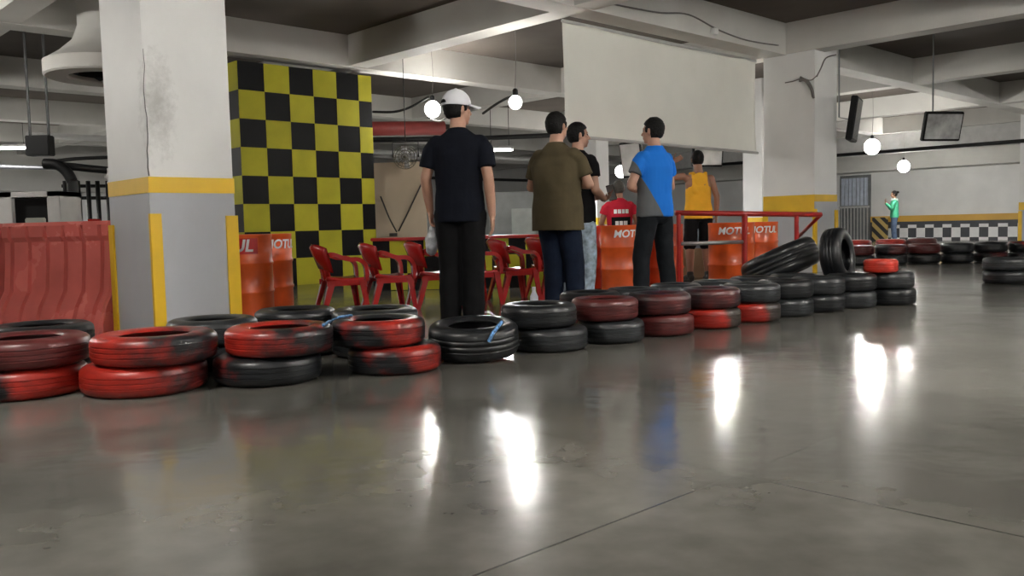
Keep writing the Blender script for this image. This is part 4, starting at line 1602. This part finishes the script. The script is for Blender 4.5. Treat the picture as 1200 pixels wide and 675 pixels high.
    # --- shoes
    for hip, knee, ank, fy in legs_:
        f = V((math.sin(-fy), math.cos(fy), 0))
        r_ = Matrix.Rotation(fy, 3, 'Z')
        zb_ = ank.z - 0.085
        b = bmesh.new()
        c = V((ank.x, ank.y, zb_))
        add_ell(b, c + f * -0.025 + V((0, 0, 0.045)), (0.041, 0.052, 0.050), r_, 18)
        add_ell(b, c + f * 0.06 + V((0, 0, 0.042)), (0.044, 0.085, 0.045), r_, 18)
        add_ell(b, c + f * 0.125 + V((0, 0, 0.033)), (0.049, 0.070, 0.034), r_, 18)
        add_capsule(b, c + V((0, 0, 0.06)), c + V((0, 0, 0.105)), 0.044, 0.046, 16)
        me2 = remesh(b, 0.007, 2)
        s_ = build('shoe', me2, shoe, o, True)
        b = bmesh.new()
        pts = []
        for k in range(28):
            a = 2 * PI * k / 28
            yy = 0.058 + 0.142 * math.sin(a)
            wdt = 0.047 if yy > 0.05 else 0.043
            pts.append((wdt * math.cos(a), yy))
        loft(b, [[c + r_ @ V((x, y, z)) for x, y in pts] for z in (0.0, 0.024)])
        build('sole', b, sole or shoe, s_)
    return o


HANG_R = ((0.255, -0.03, 1.135), (0.275, 0.03, 0.885), (0.0, 0.12, -1), (-1, 0, 0), (0, 1, 0), 0.30)
HANG_L = ((-0.255, -0.03, 1.135), (-0.275, 0.03, 0.885), (0.0, 0.12, -1), (1, 0, 0), (0, 1, 0), 0.30)

# man in black with the white cap: left hand low at his side with a small bag, right arm straight down
x = px_x(543, 6.55, 0)
p1 = person('man in a white cap and black clothes seen from behind, carrying a small pale bag', (x, 6.55, 0), math.radians(-10), 1.785, SKIN, NAVY, BLACK_CLOTH, SHOE_K,
       girth=0.98, leg=1.08, head_yaw=math.radians(-48), cap=True, sleeve=0.72, shirt_len=0.82,
       arms={'r': ((0.226, -0.045, 1.13), (0.238, 0.0, 0.87), (0.02, 0.08, -1), (-1, 0, 0), (0, 1, 0), 0.30),
             'l': ((-0.245, -0.02, 1.14), (-0.248, 0.09, 0.91), (0.02, 0.2, -1), (1, 0, 0), (0, 1, 0), 0.9)},
       legs={'r': ((0.085, 0, 0.90), (0.085, 0.015, 0.49), (0.085, -0.02, 0.085), -10), 'l': ((-0.085, 0, 0.90), (-0.09, 0.03, 0.49), (-0.09, 0.0, 0.085), 8)})
# strap of his shoulder bag across the back
# small pale bag in the left hand
mw = Matrix.Translation((x, 6.55, 0)) @ Matrix.Rotation(math.radians(-10), 4, 'Z') @ Matrix.Scale(1.785 / 1.75, 4)
hb = mw @ V((-0.250, 0.125, 0.80))
root = empty('carrier_bag', 'small white and grey bag in the left hand of the capped man', 'bag', hb)
b = bmesh.new()
add_ell(b, (0, 0, -0.13), (0.052, 0.085, 0.10), None, 20)
add_ell(b, (0.005, 0.01, -0.05), (0.03, 0.04, 0.06), None, 16)
build('body', remesh(b, 0.008, 2, 0.010, (16, 16, 16), 3), mat('crumpled pale bag', (0.46, 0.47, 0.50), 0.4, var=0.35, scale=22), root, True)
b = bmesh.new()
add_tube(b, smooth_path([(0.0, -0.03, -0.04), (0, -0.02, 0.02), (0, 0.02, 0.02), (0.0, 0.03, -0.04)], 5), 0.005, 6)
build('handle', b, WHITE_CLOTH, root, True)

CROSS = {'r': ((0.285, 0.04, 1.135), (0.02, 0.225, 1.16), (-1, 0.05, 0.12), (0, -1, 0), (0, 0.3, 1), 0.25),
         'l': ((-0.285, 0.04, 1.135), (-0.02, 0.200, 1.11), (1, 0.08, 0.12), (0, -1, 0), (0, 0.3, 1), 0.25)}
# olive shirt
x = px_x(656, 7.45, 0)
person('man in an olive green tee and dark jeans with folded arms, seen from behind', (x, 7.45, 0), math.radians(-33), 1.74, SKIN, OLIVE, JEANS, SHOE_K,
       girth=1.24, leg=1.1, head_yaw=math.radians(-12), arms=CROSS, sleeve=0.75, shirt_len=0.76, 
       legs={'r': ((0.092, 0, 0.90), (0.12, 0.06, 0.49), (0.13, 0.05, 0.085), -12), 'l': ((-0.085, 0, 0.90), (-0.06, 0.02, 0.49), (-0.03, -0.04, 0.085), 10)})
# man in black tee with pale ripped jeans
x = px_x(680, 8.15, 0)
p3 = person('man in a black tee and pale ripped jeans, half hidden behind the olive shirted man', (x, 8.15, 0), math.radians(-52), 1.73, SKIN, BLACK_CLOTH, RIPPED, SHOE_K, sole=SHOE_W,
       head_yaw=math.radians(-28), sleeve=0.6, shirt_len=0.82,
       arms={'r': ((0.235, 0.0, 1.12), (0.14, 0.20, 1.04), (-0.35, 1, 0.15), (-0.6, 0, 0.8), (-0.5, 0.3, 0.8), 0.8), 'l': ((-0.25, 0.03, 1.13), (-0.10, 0.25, 1.05), (0.4, 1, 0.2), (0.6, 0, 0.8), (0.5, 0.2, 0.8), 0.8)})
mw = Matrix.Translation((x, 8.15, 0)) @ Matrix.Rotation(math.radians(-52), 4, 'Z')
root = empty('mobile_phone', 'phone with a pale screen held by the man in ripped jeans', 'phone', mw @ V((0.10, 0.33, 1.09)), math.radians(-52))
b = bmesh.new()
rx = Matrix.Rotation(0.35, 3, 'X') @ Matrix.Rotation(0.5, 3, 'Z')
add_box(b, (0, 0, 0), (0.075, 0.009, 0.15), rx, 0.003)
build('casing', b, BLACK_PLASTIC, root)
b = bmesh.new()
add_box(b, rx @ V((0, -0.005, 0)), (0.066, 0.002, 0.135), rx)
build('display', b, SCREEN_L, root)
# blue and grey shirt
x = px_x(769, 8.0, 0)
person('man in a blue and grey tee with folded arms and charcoal jeans, looking left', (x, 8.0, 0), math.radians(42), 1.74, SKIN, SHIRT_SPLIT, JEANS_K, SHOE_K,
       head_yaw=math.radians(12), arms=CROSS, sleeve=0.62, shirt_len=0.86, girth=1.06,
       legs={'r': ((0.10, 0, 0.90), (0.15, 0.01, 0.49), (0.18, -0.03, 0.085), -14), 'l': ((-0.10, 0, 0.90), (-0.14, 0.05, 0.49), (-0.17, 0.03, 0.085), 14)})
# yellow vest
x = px_x(819, 11.9, 0)
person('man in a yellow vest and black shorts behind the red rail, left arm raised', (x, 11.9, 0), math.radians(8), 1.75, SKIN_D, YELLOW_CLOTH, BLACK_CLOTH, SHOE_K,
       tank=True, shorts=True, shirt_len=0.84, girth=1.05, head_yaw=math.radians(-8), voxel=0.008,
       arms={'l': ((-0.45, 0.05, 1.39), (-0.30, 0.13, 1.62), (0.8, 0.25, 0.35), (0.3, -0.6, 0.4), (0, 0.2, 1), 0.3),
             'r': ((0.262, 0.0, 1.135), (0.275, 0.06, 0.885), (0.0, 0.12, -1), (-1, 0, 0), (0, 1, 0), 0.3)},
       legs={'r': ((0.092, 0, 0.90), (0.11, 0.02, 0.49), (0.12, -0.02, 0.085), -12), 'l': ((-0.092, 0, 0.90), (-0.115, 0.02, 0.49), (-0.125, -0.01, 0.085), 12)})
# red shirt, seated on a stool behind the drums
x = px_x(727, 12.9, 0)
pr = person('man in a red shirt with a dark printed back, sitting behind the orange drums', (x, 12.9, 0), math.radians(4), 1.74, SKIN_D, RED_CLOTH, JEANS, SHOE_K,
       seated=True, girth=1.05, shirt_len=0.86, hair_mat=HAIR_G, head_yaw=math.radians(-20), voxel=0.008,
       arms={'r': ((0.265, 0.03, 1.14), (0.20, 0.25, 1.03), (-0.3, 1, -0.2), (0, 0, -1), (-1, 0.2, 0), 0.3), 'l': ((-0.265, 0.03, 1.14), (-0.20, 0.25, 1.03), (0.3, 1, -0.2), (0, 0, -1), (1, 0.2, 0), 0.3)},
       legs={'r': ((0.095, 0, 0.585), (0.13, 0.40, 0.49), (0.13, 0.40, 0.085), -6), 'l': ((-0.095, 0, 0.585), (-0.13, 0.40, 0.49), (-0.13, 0.40, 0.085), 6)})
b = bmesh.new()
for i in range(11):
    pass
rings = []
for i in range(13):
    a = -PI / 2 - 0.75 + 1.5 * i / 12
    c, s = math.cos(a), math.sin(a)
    rings.append([V((r1 * c, r2 * s, z - 0.32)) for r1, r2, z in ((0.192, 0.137, 1.03), (0.199, 0.144, 1.03), (0.207, 0.150, 1.22), (0.196, 0.141, 1.22))])
loft(b, rings)
build('dark_print', b, BLACK_CLOTH, pr)
for z, ws in ((1.30, (0.045, 0.05, 0.04, 0.05)), (1.13, (0.05, 0.045, 0.06))):
    b = bmesh.new()
    tot = sum(ws) + 0.01 * (len(ws) - 1)
    xx = -tot / 2
    for w_ in ws:
        a = -PI / 2 + (xx + w_ / 2) / 0.20
        c, s = math.cos(a), math.sin(a)
        r1, r2 = (0.210, 0.153)
        add_box(b, (r1 * c, r2 * s, z - 0.32), (w_, 0.006, 0.06), Matrix.Rotation(a + PI / 2, 3, 'Z'))
        xx += w_ + 0.01
    build('white_print', b, LETTER_W, pr)
root = empty('stool', 'dark stool under the man in the red shirt', 'stool', (x, 12.9, 0))
b = bmesh.new()
add_lathe(b, [(0.0, 0.395), (0.17, 0.395), (0.185, 0.405), (0.185, 0.425), (0.17, 0.435), (0.0, 0.435)], 32)
build('seat', b, BLACK_PLASTIC, root, 'auto')
for k in range(4):
    a = PI / 4 + PI / 2 * k
    b = bmesh.new()
    add_tube(b, [V((0.12 * math.cos(a), 0.12 * math.sin(a), 0.40)), V((0.19 * math.cos(a), 0.19 * math.sin(a), 0.0))], 0.014, 8)
    build('leg', b, BLACK_METAL, root, True)
# woman in green
x = px_x(1048, 27.0, 0.5)
pw = person('woman in a green top and jeans, hair in a bun, by the far white wall', (x, 27.0, 0), math.radians(72), 1.60, SKIN, GREEN_CLOTH, JEANS_M, SHOE_K,
       hair='bun', sleeve=1.1, shirt_len=0.86, voxel=0.009, head_pitch=-0.1,
       arms={'r': ((0.22, 0.10, 1.16), (0.08, 0.27, 1.36), (-0.2, 0.2, 1), (0, -1, 0.2), (-1, 0, 0), 0.5), 'l': ((-0.22, 0.10, 1.16), (-0.08, 0.26, 1.33), (0.2, 0.2, 1), (0, -1, 0.2), (1, 0, 0), 0.5)})
b = bmesh.new()
rings = []
for i in range(25):
    a = 2 * PI * i / 24
    c, s = math.cos(a), math.sin(a)
    rings.append([V((r * c * 1.1, r * s, z)) for r, z in ((0.078, 1.50), (0.10, 1.485), (0.125, 1.44), (0.115, 1.42), (0.07, 1.46))])
loft(b, rings, caps=False)
build('scarf', remesh(b, 0.008, 2), WHITE_CLOTH, pw, True)
#FINAL
SC.view_settings.view_transform = 'Standard'
SC.view_settings.look = 'None'
SC.view_settings.exposure = 2.9
SC.view_settings.gamma = 1.0
SC.view_settings.use_curve_mapping = False
w = bpy.data.worlds.new('world')
SC.world = w
w.use_nodes = True
w.node_tree.nodes['Background'].inputs['Color'].default_value = (0.9, 0.95, 1.0, 1)
w.node_tree.nodes['Background'].inputs['Strength'].default_value = 0.0
SC.cycles.use_denoising = True
SC.cycles.max_bounces = 8
SC.cycles.diffuse_bounces = 5
SC.cycles.glossy_bounces = 4
SC.cycles.sample_clamp_indirect = 6
